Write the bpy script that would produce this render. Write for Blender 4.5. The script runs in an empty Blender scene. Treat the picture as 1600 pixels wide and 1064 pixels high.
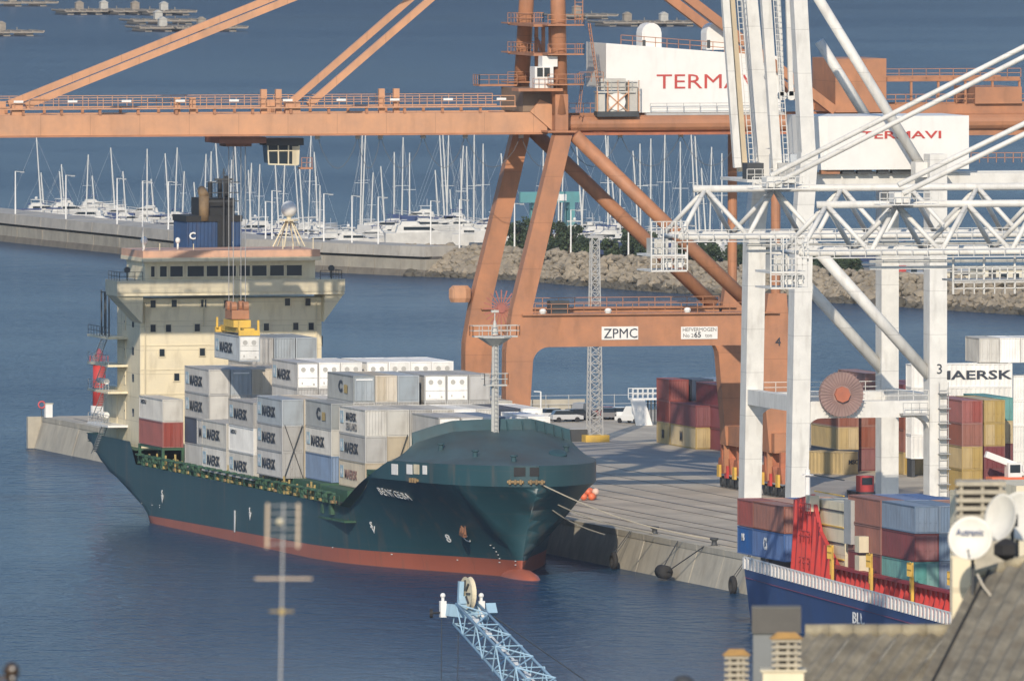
import bpy, math, random
from mathutils import Matrix, Vector
random.seed(7)
sc = bpy.context.scene
col = sc.collection

# ------------------------------------------------------------------ camera
F = 24600.0; YH = -420.0; PSI = math.atan(.252); CAMH = 90.6     # a 550 mm lens on a hill 1.7 km from the ship
pitch = math.atan((532 - YH) / F)
cp, sp = math.cos(pitch), math.sin(pitch)
dx, dy = math.sin(PSI), math.cos(PSI)
RT = Vector((dy, -dx, 0)); FW = Vector((dx*cp, dy*cp, -sp)); UP = Vector((dx*sp, dy*sp, cp))
def ray(x, y): return FW + RT*((x-800)/F) - UP*((y-532)/F)
q0 = ray(815, 903); CAM = -q0*(CAMH/-q0.z); CAM.z = CAMH
def PZ(x, y, z=0.): q = ray(x, y); return CAM + q*((z-CAM.z)/q.z)
def PY(x, y, Y): q = ray(x, y); return CAM + q*((Y-CAM.y)/q.y)
def PX(x, y, X): q = ray(x, y); return CAM + q*((X-CAM.x)/q.x)
def PD(x, y, D): return CAM + ray(x, y)*D
cam = bpy.data.cameras.new('camera'); cam.sensor_width = 36; cam.lens = F/1600*36
cam.clip_start = 5; cam.clip_end = 60000
cam.dof.use_dof = True; cam.dof.focus_distance = 1720; cam.dof.aperture_fstop = 9.0
co = bpy.data.objects.new('camera', cam); col.objects.link(co)
M = Matrix((RT, UP, -FW)).transposed().to_4x4(); M.translation = CAM
co.matrix_world = M; sc.camera = co

# ------------------------------------------------------------------ light
SUN_AZ = math.radians(21.6); SUN_EL = math.radians(26.2)          # light travels towards (sin az, cos az)
w = bpy.data.worlds.new('World'); sc.world = w; w.use_nodes = True
nt = w.node_tree; bg = nt.nodes['Background']
sky = nt.nodes.new('ShaderNodeTexSky'); sky.sky_type = 'NISHITA'; sky.sun_disc = False
sky.sun_elevation = SUN_EL; sky.sun_rotation = SUN_AZ + math.pi
sky.air_density = 1.0; sky.dust_density = .4; sky.ozone_density = 3.0; sky.altitude = 50
nt.links.new(sky.outputs[0], bg.inputs[0]); bg.inputs[1].default_value = .145
sl = bpy.data.lights.new('sun', 'SUN'); sl.energy = 4.0; sl.angle = math.radians(.53); sl.color = (1, .87, .7)
so = bpy.data.objects.new('sun', sl); col.objects.link(so)
so.rotation_euler = Vector((math.sin(SUN_AZ)*math.cos(SUN_EL), math.cos(SUN_AZ)*math.cos(SUN_EL), -math.sin(SUN_EL))).to_track_quat('-Z', 'Y').to_euler()
so.location = (0, -200, 300)
sc.view_settings.view_transform = 'Standard'; sc.view_settings.look = 'None'
sc.view_settings.gamma = 1; sc.view_settings.exposure = 0.1
sc.cycles.use_denoising = True

# ------------------------------------------------------------------ helpers
class MB:
    def __init__(s): s.v = []; s.f = []
    def add(s, vs, fs):
        n = len(s.v); s.v += [tuple(v) for v in vs]; s.f += [tuple(i+n for i in f) for f in fs]; return s
    def box(s, x0, x1, y0, y1, z0, z1):
        return s.add([(x0,y0,z0),(x1,y0,z0),(x1,y1,z0),(x0,y1,z0),(x0,y0,z1),(x1,y0,z1),(x1,y1,z1),(x0,y1,z1)],
                     [(3,2,1,0),(4,5,6,7),(0,1,5,4),(1,2,6,5),(2,3,7,6),(3,0,4,7)])
    def bar(s, p, q, w, h=None, up=(0,0,1), w2=None, h2=None):
        h = h or w; w2 = w2 or w; h2 = h2 or (h if w2 == w else h*w2/w)
        p = Vector(p); q = Vector(q); d = q-p
        if d.length < 1e-6: return s
        d.normalize(); u = Vector(up)
        if abs(d.dot(u)) > .97: u = Vector((0,1,0))
        a = d.cross(u).normalized(); b = a.cross(d).normalized()
        vs = [c + a*(i*ww/2) + b*(j*hh/2) for c, ww, hh in ((p,w,h),(q,w2,h2)) for i, j in ((-1,-1),(1,-1),(1,1),(-1,1))]
        return s.add(vs, [(0,1,2,3),(7,6,5,4),(1,0,4,5),(2,1,5,6),(3,2,6,7),(0,3,7,4)])
    def tube(s, p, q, r, r2=None, n=8):
        r2 = r if r2 is None else r2
        p = Vector(p); q = Vector(q); d = (q-p).normalized(); u = Vector((0,0,1)) if abs(d.z) < .9 else Vector((0,1,0))
        a = d.cross(u).normalized(); b = a.cross(d)
        vs = []
        for c, rr in ((p, r), (q, r2)):
            for i in range(n):
                t = 2*math.pi*i/n; vs.append(c + a*(rr*math.cos(t)) + b*(rr*math.sin(t)))
        return s.add(vs, [(i, i+n, (i+1) % n+n, (i+1) % n) for i in range(n)] + [tuple(range(n)), tuple(range(2*n-1, n-1, -1))])
    def prism(s, pts, vec):
        n = len(pts); vec = Vector(vec); vs = [Vector(p) for p in pts] + [Vector(p)+vec for p in pts]
        return s.add(vs, [tuple(range(n)), tuple(range(2*n-1, n-1, -1))] + [(i, i+n, (i+1) % n+n, (i+1) % n) for i in range(n)])
    def lathe(s, prof, c=(0,0,0), n=12, axis=None):
        c = Vector(c); vs = []; fs = []
        if axis is None: a, b, d = Vector((1,0,0)), Vector((0,1,0)), Vector((0,0,1))
        else:
            d = Vector(axis).normalized(); u = Vector((0,0,1)) if abs(d.z) < .9 else Vector((0,1,0))
            a = d.cross(u).normalized(); b = d.cross(a)
        for r, z in prof:
            for i in range(n):
                t = 2*math.pi*i/n; vs.append(c + a*(r*math.cos(t)) + b*(r*math.sin(t)) + d*z)
        for k in range(len(prof)-1):
            for i in range(n):
                j = (i+1) % n; fs.append((k*n+i, k*n+j, (k+1)*n+j, (k+1)*n+i))
        fs += [tuple(range(n-1, -1, -1)), tuple((len(prof)-1)*n+i for i in range(n))]
        return s.add(vs, fs)
    def sphere(s, c, r, n=12, m=8, sz=1.):
        return s.lathe([(max(.001, r*math.sin(math.pi*k/m)), -r*sz*math.cos(math.pi*k/m)) for k in range(m+1)], c, n)
    def rail(s, pts, h=1.1, sp_=2.0, w=.07, mid=True):
        pts = [Vector(p) for p in pts]
        for p, q in zip(pts, pts[1:]):
            L = (q-p).length; n = max(1, int(L/sp_))
            for k in range(n+1):
                c = p.lerp(q, k/n); s.bar(c, c+Vector((0,0,h)), w)
            for hh in ((h, h*.5) if mid else (h,)):
                s.bar(p+Vector((0,0,hh)), q+Vector((0,0,hh)), w)
        return s
    def ladder(s, p, q, wd=.6, side=(1,0,0), w=.07, step=.45):
        p = Vector(p); q = Vector(q); o = Vector(side)*(wd/2)
        s.bar(p-o, q-o, w); s.bar(p+o, q+o, w)
        n = int((q-p).length/step)
        for k in range(1, n): c = p.lerp(q, k/n); s.bar(c-o, c+o, w*.8)
        return s
    def build(s, name, mat, parent=None, smooth=False):
        off = wloc(parent)
        me = bpy.data.meshes.new(name)
        me.from_pydata([(v[0]-off.x, v[1]-off.y, v[2]-off.z) for v in s.v], [], s.f)
        me.validate(); me.update()
        if smooth:
            for p in me.polygons: p.use_smooth = True
        me.materials.append(mat)
        o = bpy.data.objects.new(name, me); col.objects.link(o); o.parent = parent
        return o
def wloc(o):
    v = Vector((0,0,0))
    while o is not None: v = v + o.location; o = o.parent
    return v
LABELS = {}
def tag(o, label, cat, group=None, kind=None):
    if label: o['label'] = label; LABELS.setdefault(label, []).append(o.name)
    if cat: o['category'] = cat
    if group: o['group'] = group
    if kind: o['kind'] = kind
    return o
def thing(name, label, cat, loc=(0,0,0), group=None, rz=0):
    o = bpy.data.objects.new(name, None); col.objects.link(o); o.location = loc; o.rotation_euler.z = rz
    o.empty_display_size = .3
    return tag(o, label, cat, group)
def struct(o): o['kind'] = 'structure'; return o
ORD = ['first','second','third','fourth','fifth','sixth','seventh','eighth','ninth','tenth','eleventh','twelfth','thirteenth','fourteenth','fifteenth','sixteenth','seventeenth','eighteenth','nineteenth','twentieth']
def nth(i):
    if i < 20: return ORD[i]
    t = {2:'twenty',3:'thirty',4:'forty',5:'fifty',6:'sixty',7:'seventy',8:'eighty',9:'ninety'}[(i+1)//10]
    r = (i+1) % 10
    return t[:-1]+'ieth' if r == 0 else t+'-'+ORD[r-1]

MATS = {}
def mat(name, c, rough=.6, metal=0., var=.18, scale=.6, streak=0., sc2=None, bump=0., spec=.5, stretch=(1,1,.25), seam=()):
    """painted or bare surface: colour with blotches, and optional run-down streaks of grime"""
    if name in MATS: return MATS[name]
    m = bpy.data.materials.new(name); m.use_nodes = True; n = m.node_tree.nodes; l = m.node_tree.links
    b = n['Principled BSDF']; b.inputs['Roughness'].default_value = rough; b.inputs['Metallic'].default_value = metal
    b.inputs['Specular IOR Level'].default_value = spec
    tc = n.new('ShaderNodeTexCoord')
    tx = n.new('ShaderNodeTexNoise'); tx.inputs['Scale'].default_value = scale; tx.inputs['Detail'].default_value = 6; tx.inputs['Roughness'].default_value = .65
    l.new(tc.outputs['Object'], tx.inputs['Vector'])
    mx = n.new('ShaderNodeMix'); mx.data_type = 'RGBA'
    mr = n.new('ShaderNodeMapRange'); mr.inputs[1].default_value = .3; mr.inputs[2].default_value = .7
    l.new(tx.outputs['Fac'], mr.inputs[0]); l.new(mr.outputs[0], mx.inputs['Factor'])
    g = sum(c)/3
    mx.inputs['A'].default_value = tuple((x*.85+g*.15)*(1-var) for x in c)+(1,)
    mx.inputs['B'].default_value = tuple(min(1, x*(1+var*.6)) for x in c)+(1,)
    out = mx.outputs['Result']
    if streak > 0:
        mp = n.new('ShaderNodeMapping'); mp.inputs['Scale'].default_value = stretch
        l.new(tc.outputs['Object'], mp.inputs['Vector'])
        t2 = n.new('ShaderNodeTexNoise'); t2.inputs['Scale'].default_value = sc2 or 1.6; t2.inputs['Detail'].default_value = 5
        l.new(mp.outputs[0], t2.inputs['Vector'])
        r2 = n.new('ShaderNodeMapRange'); r2.inputs[1].default_value = .52; r2.inputs[2].default_value = .75; r2.inputs[4].default_value = streak
        l.new(t2.outputs['Fac'], r2.inputs[0])
        m2 = n.new('ShaderNodeMix'); m2.data_type = 'RGBA'; l.new(r2.outputs[0], m2.inputs['Factor']); l.new(out, m2.inputs['A'])
        m2.inputs['B'].default_value = (c[0]*.35+.05, c[1]*.35+.03, c[2]*.35+.015, 1); out = m2.outputs['Result']
    if name.startswith('container_'):      # every box faded a little differently
        oi = n.new('ShaderNodeObjectInfo'); hs_ = n.new('ShaderNodeHueSaturation')
        rv = n.new('ShaderNodeMapRange'); rv.inputs[3].default_value = .85; rv.inputs[4].default_value = 1.15; l.new(oi.outputs['Random'], rv.inputs[0])
        l.new(rv.outputs[0], hs_.inputs['Value']); rs = n.new('ShaderNodeMapRange'); rs.inputs[3].default_value = 1.1; rs.inputs[4].default_value = .7; l.new(oi.outputs['Random'], rs.inputs[0]); l.new(rs.outputs[0], hs_.inputs['Saturation'])
        l.new(out, hs_.inputs['Color']); out = hs_.outputs[0]
    for axis, period in seam:          # plate joints: thin darker lines at regular frames
        sx_ = n.new('ShaderNodeSeparateXYZ'); l.new(tc.outputs['Object'], sx_.inputs[0])
        md = n.new('ShaderNodeMath'); md.operation = 'PINGPONG'; md.inputs[1].default_value = period/2; l.new(sx_.outputs[axis], md.inputs[0])
        lt = n.new('ShaderNodeMath'); lt.operation = 'LESS_THAN'; lt.inputs[1].default_value = .045; l.new(md.outputs[0], lt.inputs[0])
        fx_ = n.new('ShaderNodeMath'); fx_.operation = 'MULTIPLY'; fx_.inputs[1].default_value = .3; l.new(lt.outputs[0], fx_.inputs[0])
        m3 = n.new('ShaderNodeMix'); m3.data_type = 'RGBA'; l.new(fx_.outputs[0], m3.inputs['Factor']); l.new(out, m3.inputs['A'])
        m3.inputs['B'].default_value = (c[0]*.3, c[1]*.3, c[2]*.3, 1); out = m3.outputs['Result']
    l.new(out, b.inputs['Base Color'])
    if bump:
        bp = n.new('ShaderNodeBump'); bp.inputs['Strength'].default_value = bump; bp.inputs['Distance'].default_value = .05
        l.new(tx.outputs['Fac'], bp.inputs['Height']); l.new(bp.outputs[0], b.inputs['Normal'])
    MATS[name] = m; return m
def glass(name='dark_glass', c=(.02,.03,.04)):
    if name in MATS: return MATS[name]
    m = bpy.data.materials.new(name); m.use_nodes = True; b = m.node_tree.nodes['Principled BSDF']
    b.inputs['Base Color'].default_value = c+(1,); b.inputs['Roughness'].default_value = .08
    MATS[name] = m; return m

TXT = {}
def text(s, h, m, parent, pos, face, name='lettering', sx=1., bold=0., label=None):
    """flat painted lettering; pos = lower left corner (parent space), face '-x' or '-y'"""
    key = (s, bold, m.name)
    if key not in TXT:
        cu = bpy.data.curves.new('t', 'FONT'); cu.body = s; cu.size = 1/.7; cu.offset = bold; cu.extrude = .02; cu.resolution_u = 2
        ob = bpy.data.objects.new('t', cu); me = bpy.data.meshes.new_from_object(ob); me.name = 'lettering'
        bpy.data.objects.remove(ob); bpy.data.curves.remove(cu)
        me.materials.clear(); me.materials.append(m); TXT[key] = me
    o = bpy.data.objects.new(name, TXT[key]); col.objects.link(o); o.parent = parent
    ax = {'-x': ((0,-1,0),(0,0,1),(-1,0,0)), '-y': ((1,0,0),(0,0,1),(0,-1,0))}[face] if isinstance(face, str) else face
    X, Y, Z = [Vector(a) for a in ax]
    mm = Matrix((X*h*sx, Y*h, Z)).transposed().to_4x4(); mm.translation = Vector(pos)
    o.matrix_local = mm
    if label: o['label'] = label
    return o

# colours
orange = mat('orange_crane_paint', (.42,.185,.09), .6, var=.22, scale=.3, streak=.45, sc2=.9, seam=(('Z',5.2),))
orange2 = mat('faded_orange_paint', (.56,.285,.15), .55, var=.14, scale=.35, streak=.28, sc2=.9, seam=(('X',5.7),))
white = mat('white_crane_paint', (.68,.67,.63), .55, var=.12, scale=.5, streak=.35, sc2=1.3, seam=(('Z',4.6),))
white2 = mat('white_paint', (.74,.73,.7), .5, var=.05, scale=.5, streak=.1)
steel = mat('grey_steel', (.42,.42,.41), .55, .2, var=.15)
darksteel = mat('dark_steel', (.06,.065,.07), .6, .2, var=.2)
black = mat('black_rubber', (.02,.02,.022), .8, var=.3)
yellow = mat('yellow_paint', (.68,.43,.06), .55, var=.2, streak=.2)
redp = mat('red_paint', (.5,.04,.035), .5, var=.15, streak=.1)
cream = mat('cream_paint', (.73,.645,.45), .6, var=.09, scale=.3, streak=.4, sc2=1.1, seam=(('Z',2.75),))
creamd = mat('weathered_cream_paint', (.66,.585,.41), .6, var=.12, scale=.5, streak=.5, sc2=.7)
concrete = mat('harbour_concrete', (.42,.385,.31), .9, var=.2, scale=.35, streak=.4, sc2=.6, bump=.4)
gl = glass()
lettering_dark = mat('dark_lettering', (.03,.04,.06), .6, var=.1)
lettering_red = mat('red_lettering', (.5,.05,.04), .6, var=.1)
lettering_white = mat('white_lettering', (.75,.75,.73), .6, var=.05)
ropem = mat('rope', (.4,.36,.28), .9)
# ------------------------------------------------------------------ water and far shore
def water_mat():
    m = bpy.data.materials.new('sea_water'); m.use_nodes = True; n = m.node_tree.nodes; l = m.node_tree.links
    b = n['Principled BSDF']; b.inputs['Base Color'].default_value = (.01,.04,.085,1); b.inputs['Roughness'].default_value = .16; b.inputs['IOR'].default_value = 1.33; b.inputs['Specular IOR Level'].default_value = .2
    g = n.new('ShaderNodeNewGeometry')
    hs = []
    for scl, st, det in (((.11,.075,1), 1.1, 3), ((.42,.3,1), .95, 3), ((1.5,1.1,1), .3, 2)):
        mp = n.new('ShaderNodeMapping'); mp.inputs['Scale'].default_value = scl; mp.inputs['Rotation'].default_value = (0,0,.35)
        l.new(g.outputs['Position'], mp.inputs['Vector'])
        t = n.new('ShaderNodeTexNoise'); t.inputs['Scale'].default_value = 1; t.inputs['Detail'].default_value = det
        l.new(mp.outputs[0], t.inputs['Vector'])
        k = n.new('ShaderNodeMath'); k.operation = 'MULTIPLY'; k.inputs[1].default_value = st; l.new(t.outputs['Fac'], k.inputs[0]); hs.append(k)
    a = n.new('ShaderNodeMath'); l.new(hs[0].outputs[0], a.inputs[0]); l.new(hs[1].outputs[0], a.inputs[1])
    a2 = n.new('ShaderNodeMath'); l.new(a.outputs[0], a2.inputs[0]); l.new(hs[2].outputs[0], a2.inputs[1])
    # breeze patches: rippled and slick water
    gp = n.new('ShaderNodeTexNoise'); gp.inputs['Scale'].default_value = .006; gp.inputs['Detail'].default_value = 3; l.new(g.outputs['Position'], gp.inputs['Vector'])
    gr = n.new('ShaderNodeMapRange'); gr.inputs[1].default_value = .35; gr.inputs[2].default_value = .65; gr.inputs[3].default_value = .3; gr.inputs[4].default_value = 1.1
    l.new(gp.outputs['Fac'], gr.inputs[0])
    bp = n.new('ShaderNodeBump'); bp.inputs['Distance'].default_value = 1.0
    l.new(gr.outputs[0], bp.inputs['Strength']); l.new(a2.outputs[0], bp.inputs['Height']); l.new(bp.outputs[0], b.inputs['Normal'])
    df = n.new('ShaderNodeBsdfDiffuse'); df.inputs['Color'].default_value = (.016,.058,.12,1)   # light scattered back by the sea itself
    mxs = n.new('ShaderNodeMixShader'); mxs.inputs[0].default_value = .42; l.new(b.outputs[0], mxs.inputs[1]); l.new(df.outputs[0], mxs.inputs[2]); l.new(mxs.outputs[0], n['Material Output'].inputs['Surface'])
    return m
mb = MB(); mb.add([(-12000,-1500,0),(14000,-1500,0),(14000,9000,0),(-12000,9000,0)], [(0,1,2,3)])
struct(mb.build('water', water_mat()))
# wooded hills on the far shore, out of frame but mirrored in the water
hillm = mat('far_woodland', (.035,.055,.05), .95, var=.4, scale=.01)
mb = MB(); nx = 60; rows = 6
for j in range(rows):
    for i in range(nx+1):
        x = -9000 + 18000*i/nx
        base = 4600 + 250*math.sin(i*.7) - .25*x
        hgt = [-5, 20, 90, 200, 330, 430][j]*(1 + .35*math.sin(i*.45+1)+.2*math.sin(i*1.3))
        mb.v.append((x, base + j*380, hgt if j else -5))
for j in range(rows-1):
    for i in range(nx):
        a = j*(nx+1)+i; mb.f.append((a, a+1, a+nx+2, a+nx+1))
struct(mb.build('hills', hillm, smooth=True))
# mussel rafts out in the bay
raftm = mat('raft_timber', (.3,.26,.21), .9, var=.3)
def mussel_raft(px, py, L, label):
    p = PZ(px, py, .6)
    t = thing('mussel_raft', label, 'raft', (p.x, p.y, 0), 'mussel rafts moored in the bay')
    m = MB()
    for k in range(12): m.bar(p+Vector((-L/2, k*1.8-10, .5)), p+Vector((L/2, k*1.8-10, .5)), .4, .35)
    for k in range(7): m.bar(p+Vector((-L/2+L*k/6, -10, .85)), p+Vector((-L/2+L*k/6, 10, .85)), .5, .4)
    m.build('beam_grid', raftm, t)
    m = MB()
    for sx in (-.36, -.05, .3): m.tube((p.x+L*sx, p.y-9, .2), (p.x+L*sx, p.y+9, .2), 1.1, n=8)
    m.build('floats', raftm, t)
    m = MB(); m.box(p.x-L*.1, p.x-L*.1+2.4, p.y-1, p.y+1.5, 1.4, 3.6); m.prism([(p.x-L*.1-.2,p.y-1.2,3.6),(p.x-L*.1+2.6,p.y-1.2,3.6),(p.x-L*.1+1.2,p.y-1.2,4.4)], (0,2.9,0))
    m.build('hut', mat('pale_hut',(.45,.44,.4)) if len(label) % 3 else raftm, t)
    m = MB(); m.tube((p.x+L*.2,p.y,.8), (p.x+L*.2,p.y,2.5), .15); m.build('post', raftm, t)
for i, (x, y, L) in enumerate([(125,20,14),(165,19,18),(215,20,20),(258,21,16),(25,7,24),(6,53,20),(252,35,22),(258,46,20),(320,46,22),(905,27,20),(985,38,22),(1040,38,18)]):
    mussel_raft(x, y, L, 'low timber mussel raft out in the bay, %s from the left edge' % nth(i))

# ------------------------------------------------------------------ quay
QX0, QX1, QZ, QY1 = 16.2, 14.2, 4.0, 312.0
quaytop = mat('quay_pavement', (.47,.415,.325), .9, var=.3, scale=.12, streak=.5, sc2=.5, stretch=(1,.05,1), bump=.2)
mb = MB()
mb.add([(QX0,-500,QZ),(700,-500,QZ),(700,QY1,QZ),(QX0,QY1,QZ)], [(0,1,2,3)])
quay = struct(mb.build('quay', quaytop))
# wall of cast blocks, each its own piece, with recessed joints and a coping
blockmesh = None
ys = [QY1 - 11.2*k for k in range(73)]
backing = MB(); backing.add([(QX1+.5,-500,-3),(QX0+.4,-500,QZ-.3),(QX0+.4,QY1-.3,QZ-.3),(QX1+.5,QY1-.3,-3),(700,QY1-.3,-3),(700,QY1-.3,QZ-.3)], [(0,1,2,3),(3,2,5,4)])
backing.build('wall_core', mat('dark_joint', (.06,.055,.045), .9), quay)
for k in range(len(ys)-1):
    y1, y0 = ys[k]-.06, ys[k+1]+.06
    if y1 < -330: break
    j = random.uniform(-.05,.05)
    m = MB(); m.add([(QX1+j,y0,-3),(QX1+j,y1,-3),(QX0+j-.1,y1,QZ-.62),(QX0+j-.1,y0,QZ-.62),(QX1+1.2,y0,-3),(QX1+1.2,y1,-3),(QX0+.8,y1,QZ-.62),(QX0+.8,y0,QZ-.62)],
        [(3,2,1,0),(4,5,6,7),(0,1,5,4),(1,2,6,5),(2,3,7,6),(3,0,4,7)]); m.build('wall_block', concrete, quay)
    m = MB(); m.box(QX0-.18, QX0+1.5, y0, y1, QZ-.6, QZ+.02+.01*(k%2)); m.build('coping', concrete, quay)
for k in range(14):   # end wall blocks at the far corner
    x0 = QX1+.1+11*k; m = MB(); m.box(x0, x0+10.9, QY1-.6, QY1+.25, -3, QZ-.02); m.build('wall_block', concrete, quay)
# low back wall of the pier end
m = MB()
for k in range(9): m.box(24+7*k, 30.8+7*k, QY1-1.4, QY1-.8, QZ, QZ+1.5)
m.build('parapet', concrete, quay)
# crane rails and cable slots
railm = mat('worn_rail_steel', (.2,.18,.15), .5, .3)
for X, wd in ((21.5,.35),(36.7,.35),(51.5,.35),(18.6,.22),(24.9,.12),(27.6,.26),(33.2,.12),(40.9,.2),(46.4,.14)):
    m = MB(); m.box(X-wd/2, X+wd/2, -480, QY1-8, QZ+.004, QZ+.05); m.build('rail', railm, quay)
tarm = mat('asphalt_lane', (.36,.33,.29), .9, var=.2, scale=.2, streak=.3, stretch=(1,.06,1))
m = MB(); m.box(56,70,-480,QY1-10,QZ+.004,QZ+.012); m.build('asphalt_lane', tarm, quay)

# tyre fenders and bollards on the quay wall
tyrem = mat('tyre_rubber', (.025,.024,.024), .85, var=.3)
def tyre(px, py, label, r=1.0):
    p = PX(px, py, QX1+.3)
    t = thing('tyre_fender', label, 'tyre', (p.x-.3, p.y, p.z), 'tyre fenders on the quay wall'); m = MB()
    n = 20; k = 8
    for i in range(n):
        a = 2*math.pi*i/n
        for j in range(k):
            b = 2*math.pi*j/k; rr = r*.72+.28*r*math.cos(b)
            m.v.append((p.x-.35+.3*math.sin(b), p.y+rr*math.cos(a), p.z+rr*math.sin(a)))
    for i in range(n):
        for j in range(k): m.f.append((i*k+j, ((i+1)%n)*k+j, ((i+1)%n)*k+(j+1)%k, i*k+(j+1)%k))
    m.build('tyre', tyrem, t, True)
    m = MB()
    for s in (-.5,.5): m.tube((p.x-.3,p.y+s,p.z+r*.7), (QX0-.15,p.y+s*.6,QZ+.1), .05, n=5)
    m.build('chain', darksteel, t)
tyre(964, 876, 'round tyre fender hanging on the quay wall nearest the green bow', 1.0)
tyre(1150, 914, 'round tyre fender on the quay wall beside the blue ship', 1.05)
p = PX(1047, 893, QX1+.2)
t = thing('cylindrical_fender', 'dark cylindrical fender chained midway along the sunlit quay wall', 'fender', (p.x,p.y,p.z))
m = MB(); m.lathe([(.3,-1.2),(.75,-1.1),(.75,1.1),(.3,1.2)], (p.x-.7,p.y,p.z), 12, (0,1,0)); m.build('fender', tyrem, t, True)
m = MB(); m.tube((p.x-.7,p.y-1.1,p.z),(QX0-.15,p.y-8,QZ),.07,n=5); m.tube((p.x-.7,p.y+1.1,p.z),(QX0-.15,p.y+3,QZ),.07,n=5); m.build('chain', darksteel, t)
for i, px in enumerate((1023, 1116)):
    Yb = PX(px, 838+(px-1023)*.2, 17.2).y
    t = thing('mooring_bollard', ['squat dark bollard on the quay edge above the first tyre','squat dark bollard on the quay edge near the blue ship'][i], 'bollard', (17.2,Yb,QZ), 'quay bollards')
    m = MB(); m.lathe([(.45,0),(.3,.2),(.28,.55),(.5,.7),(.45,.85),(.1,.9)], (17.2,Yb,QZ+.02), 10); m.build('post', darksteel, t, True)
    m = MB(); m.box(16.7,17.7,Yb-.5,Yb+.5,QZ+.03,QZ+.07); m.build('base_plate', railm, t)

# ------------------------------------------------------------------ breakwater with marina behind
BW = [(-420,329),(-60,371),(0,378),(190,398),(380,420),(640,432),(800,438),(1000,455),(1250,470),(1560,490),(1760,503)]
bwp = [PZ(x, y, 0) for x, y in BW]
def bw_at(px):
    for k in range(len(BW)-1):
        if BW[k][0] <= px <= BW[k+1][0]:
            t = (px-BW[k][0])/(BW[k+1][0]-BW[k][0]); return bwp[k].lerp(bwp[k+1], t)
    return bwp[-1] if px > BW[-1][0] else bwp[0]
wallm = mat('breakwater_concrete', (.34,.31,.25), .9, var=.25, scale=.3, streak=.4, sc2=.7)
tidem = mat('tidal_stone', (.17,.15,.12), .9, var=.3, scale=.4, streak=.4)
parm = mat('parapet_concrete', (.4,.375,.33), .9, var=.2, scale=.3, streak=.3)
bw = thing('breakwater', 'long concrete breakwater wall with parapet in front of the marina masts', 'breakwater', (bwp[2].x, bwp[2].y, 0))
px = -380
while px < 655:
    a, b = bw_at(px), bw_at(px+39.2)
    d = (b-a).normalized(); nrm = Vector((-d.y, d.x, 0))
    if nrm.y < 0: nrm = -nrm
    def slab(o0, o1, z0, z1, name, mm, bat=0.):
        m = MB(); m.add([a+nrm*o0+Vector((0,0,z0)), b+nrm*o0+Vector((0,0,z0)), b+nrm*o1+Vector((0,0,z0)), a+nrm*o1+Vector((0,0,z0)),
                         a+nrm*(o0+bat)+Vector((0,0,z1)), b+nrm*(o0+bat)+Vector((0,0,z1)), b+nrm*o1+Vector((0,0,z1)), a+nrm*o1+Vector((0,0,z1))],
                        [(3,2,1,0),(4,5,6,7),(0,1,5,4),(1,2,6,5),(2,3,7,6),(3,0,4,7)]); m.build(name, mm, bw)
    slab(0, 9, -2, 1.1, 'foot_block', tidem, .8)
    slab(.9, 9, 1.1, 2.85, 'wall_panel', wallm)
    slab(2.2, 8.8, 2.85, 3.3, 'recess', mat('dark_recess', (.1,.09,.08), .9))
    slab(.5, 9.2, 3.3, 5.0+random.uniform(-.03,.03), 'parapet_panel', parm, .15)
    px += 40
# the marina's hard standing behind the rocks
mb = MB()
pts = [bw_at(x) for x in (560, 800, 1000, 1250, 1560, 1760)]
fr = [p+Vector((6,9,3.6)) for p in pts]; bk = [p+Vector((20,95,3.6)) for p in pts]
for k in range(5): mb.add([fr[k], fr[k+1], bk[k+1], bk[k], fr[k]-Vector((0,0,5)), fr[k+1]-Vector((0,0,5))], [(0,1,2,3),(4,5,1,0)])
struct(mb.build('boatyard_ground', mat('yard_ground', (.3,.28,.24), .9, var=.2)))
# rock armour
rockm = mat('armour_rock', (.3,.255,.19), .9, var=.45, scale=.25, streak=.3, sc2=.5, stretch=(1,1,1), bump=.6)
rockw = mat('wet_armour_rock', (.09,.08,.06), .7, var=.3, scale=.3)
PHI = (1+5**.5)/2
ico_v = [Vector(v).normalized() for v in [(-1,PHI,0),(1,PHI,0),(-1,-PHI,0),(1,-PHI,0),(0,-1,PHI),(0,1,PHI),(0,-1,-PHI),(0,1,-PHI),(PHI,0,-1),(PHI,0,1),(-PHI,0,-1),(-PHI,0,1)]]
ico_f = [(0,11,5),(0,5,1),(0,1,7),(0,7,10),(0,10,11),(1,5,9),(5,11,4),(11,10,2),(10,7,6),(7,1,8),(3,9,4),(3,4,2),(3,2,6),(3,6,8),(3,8,9),(4,9,5),(2,4,11),(6,2,10),(8,6,7),(9,8,1)]
def rock_verts(s): return [Vector((v.x*random.uniform(.7,1.25), v.y*random.uniform(.7,1.25), v.z*random.uniform(.6,1.0)))*s for v in ico_v]
rocks = []
for k in range(2600):
    x = random.uniform(636, 1640); t = random.random()
    b0 = bw_at(x); depth = 10.5
    p = b0 + Vector((.25*depth*t, depth*t, -.6 + 5.4*t))
    if t > .86: p.z = 4.6+random.uniform(-.5,.3)
    rocks.append((random.uniform(.5,1.05)*(1.15 if random.random()<.25 else .85), p))
rocks.sort(key=lambda r: -r[0])
arm = thing('rock_armour', 'pale boulder slope protecting the breakwater below the trees', 'rocks', tuple(bw_at(900)))
variants = []
for k in range(8):
    for mm in (rockm, rockw):
        me = bpy.data.meshes.new('stone'); me.from_pydata(rock_verts(1.0), [], ico_f); me.update(); me.materials.append(mm); variants.append(me)
big = MB(); bigw = MB()
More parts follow.
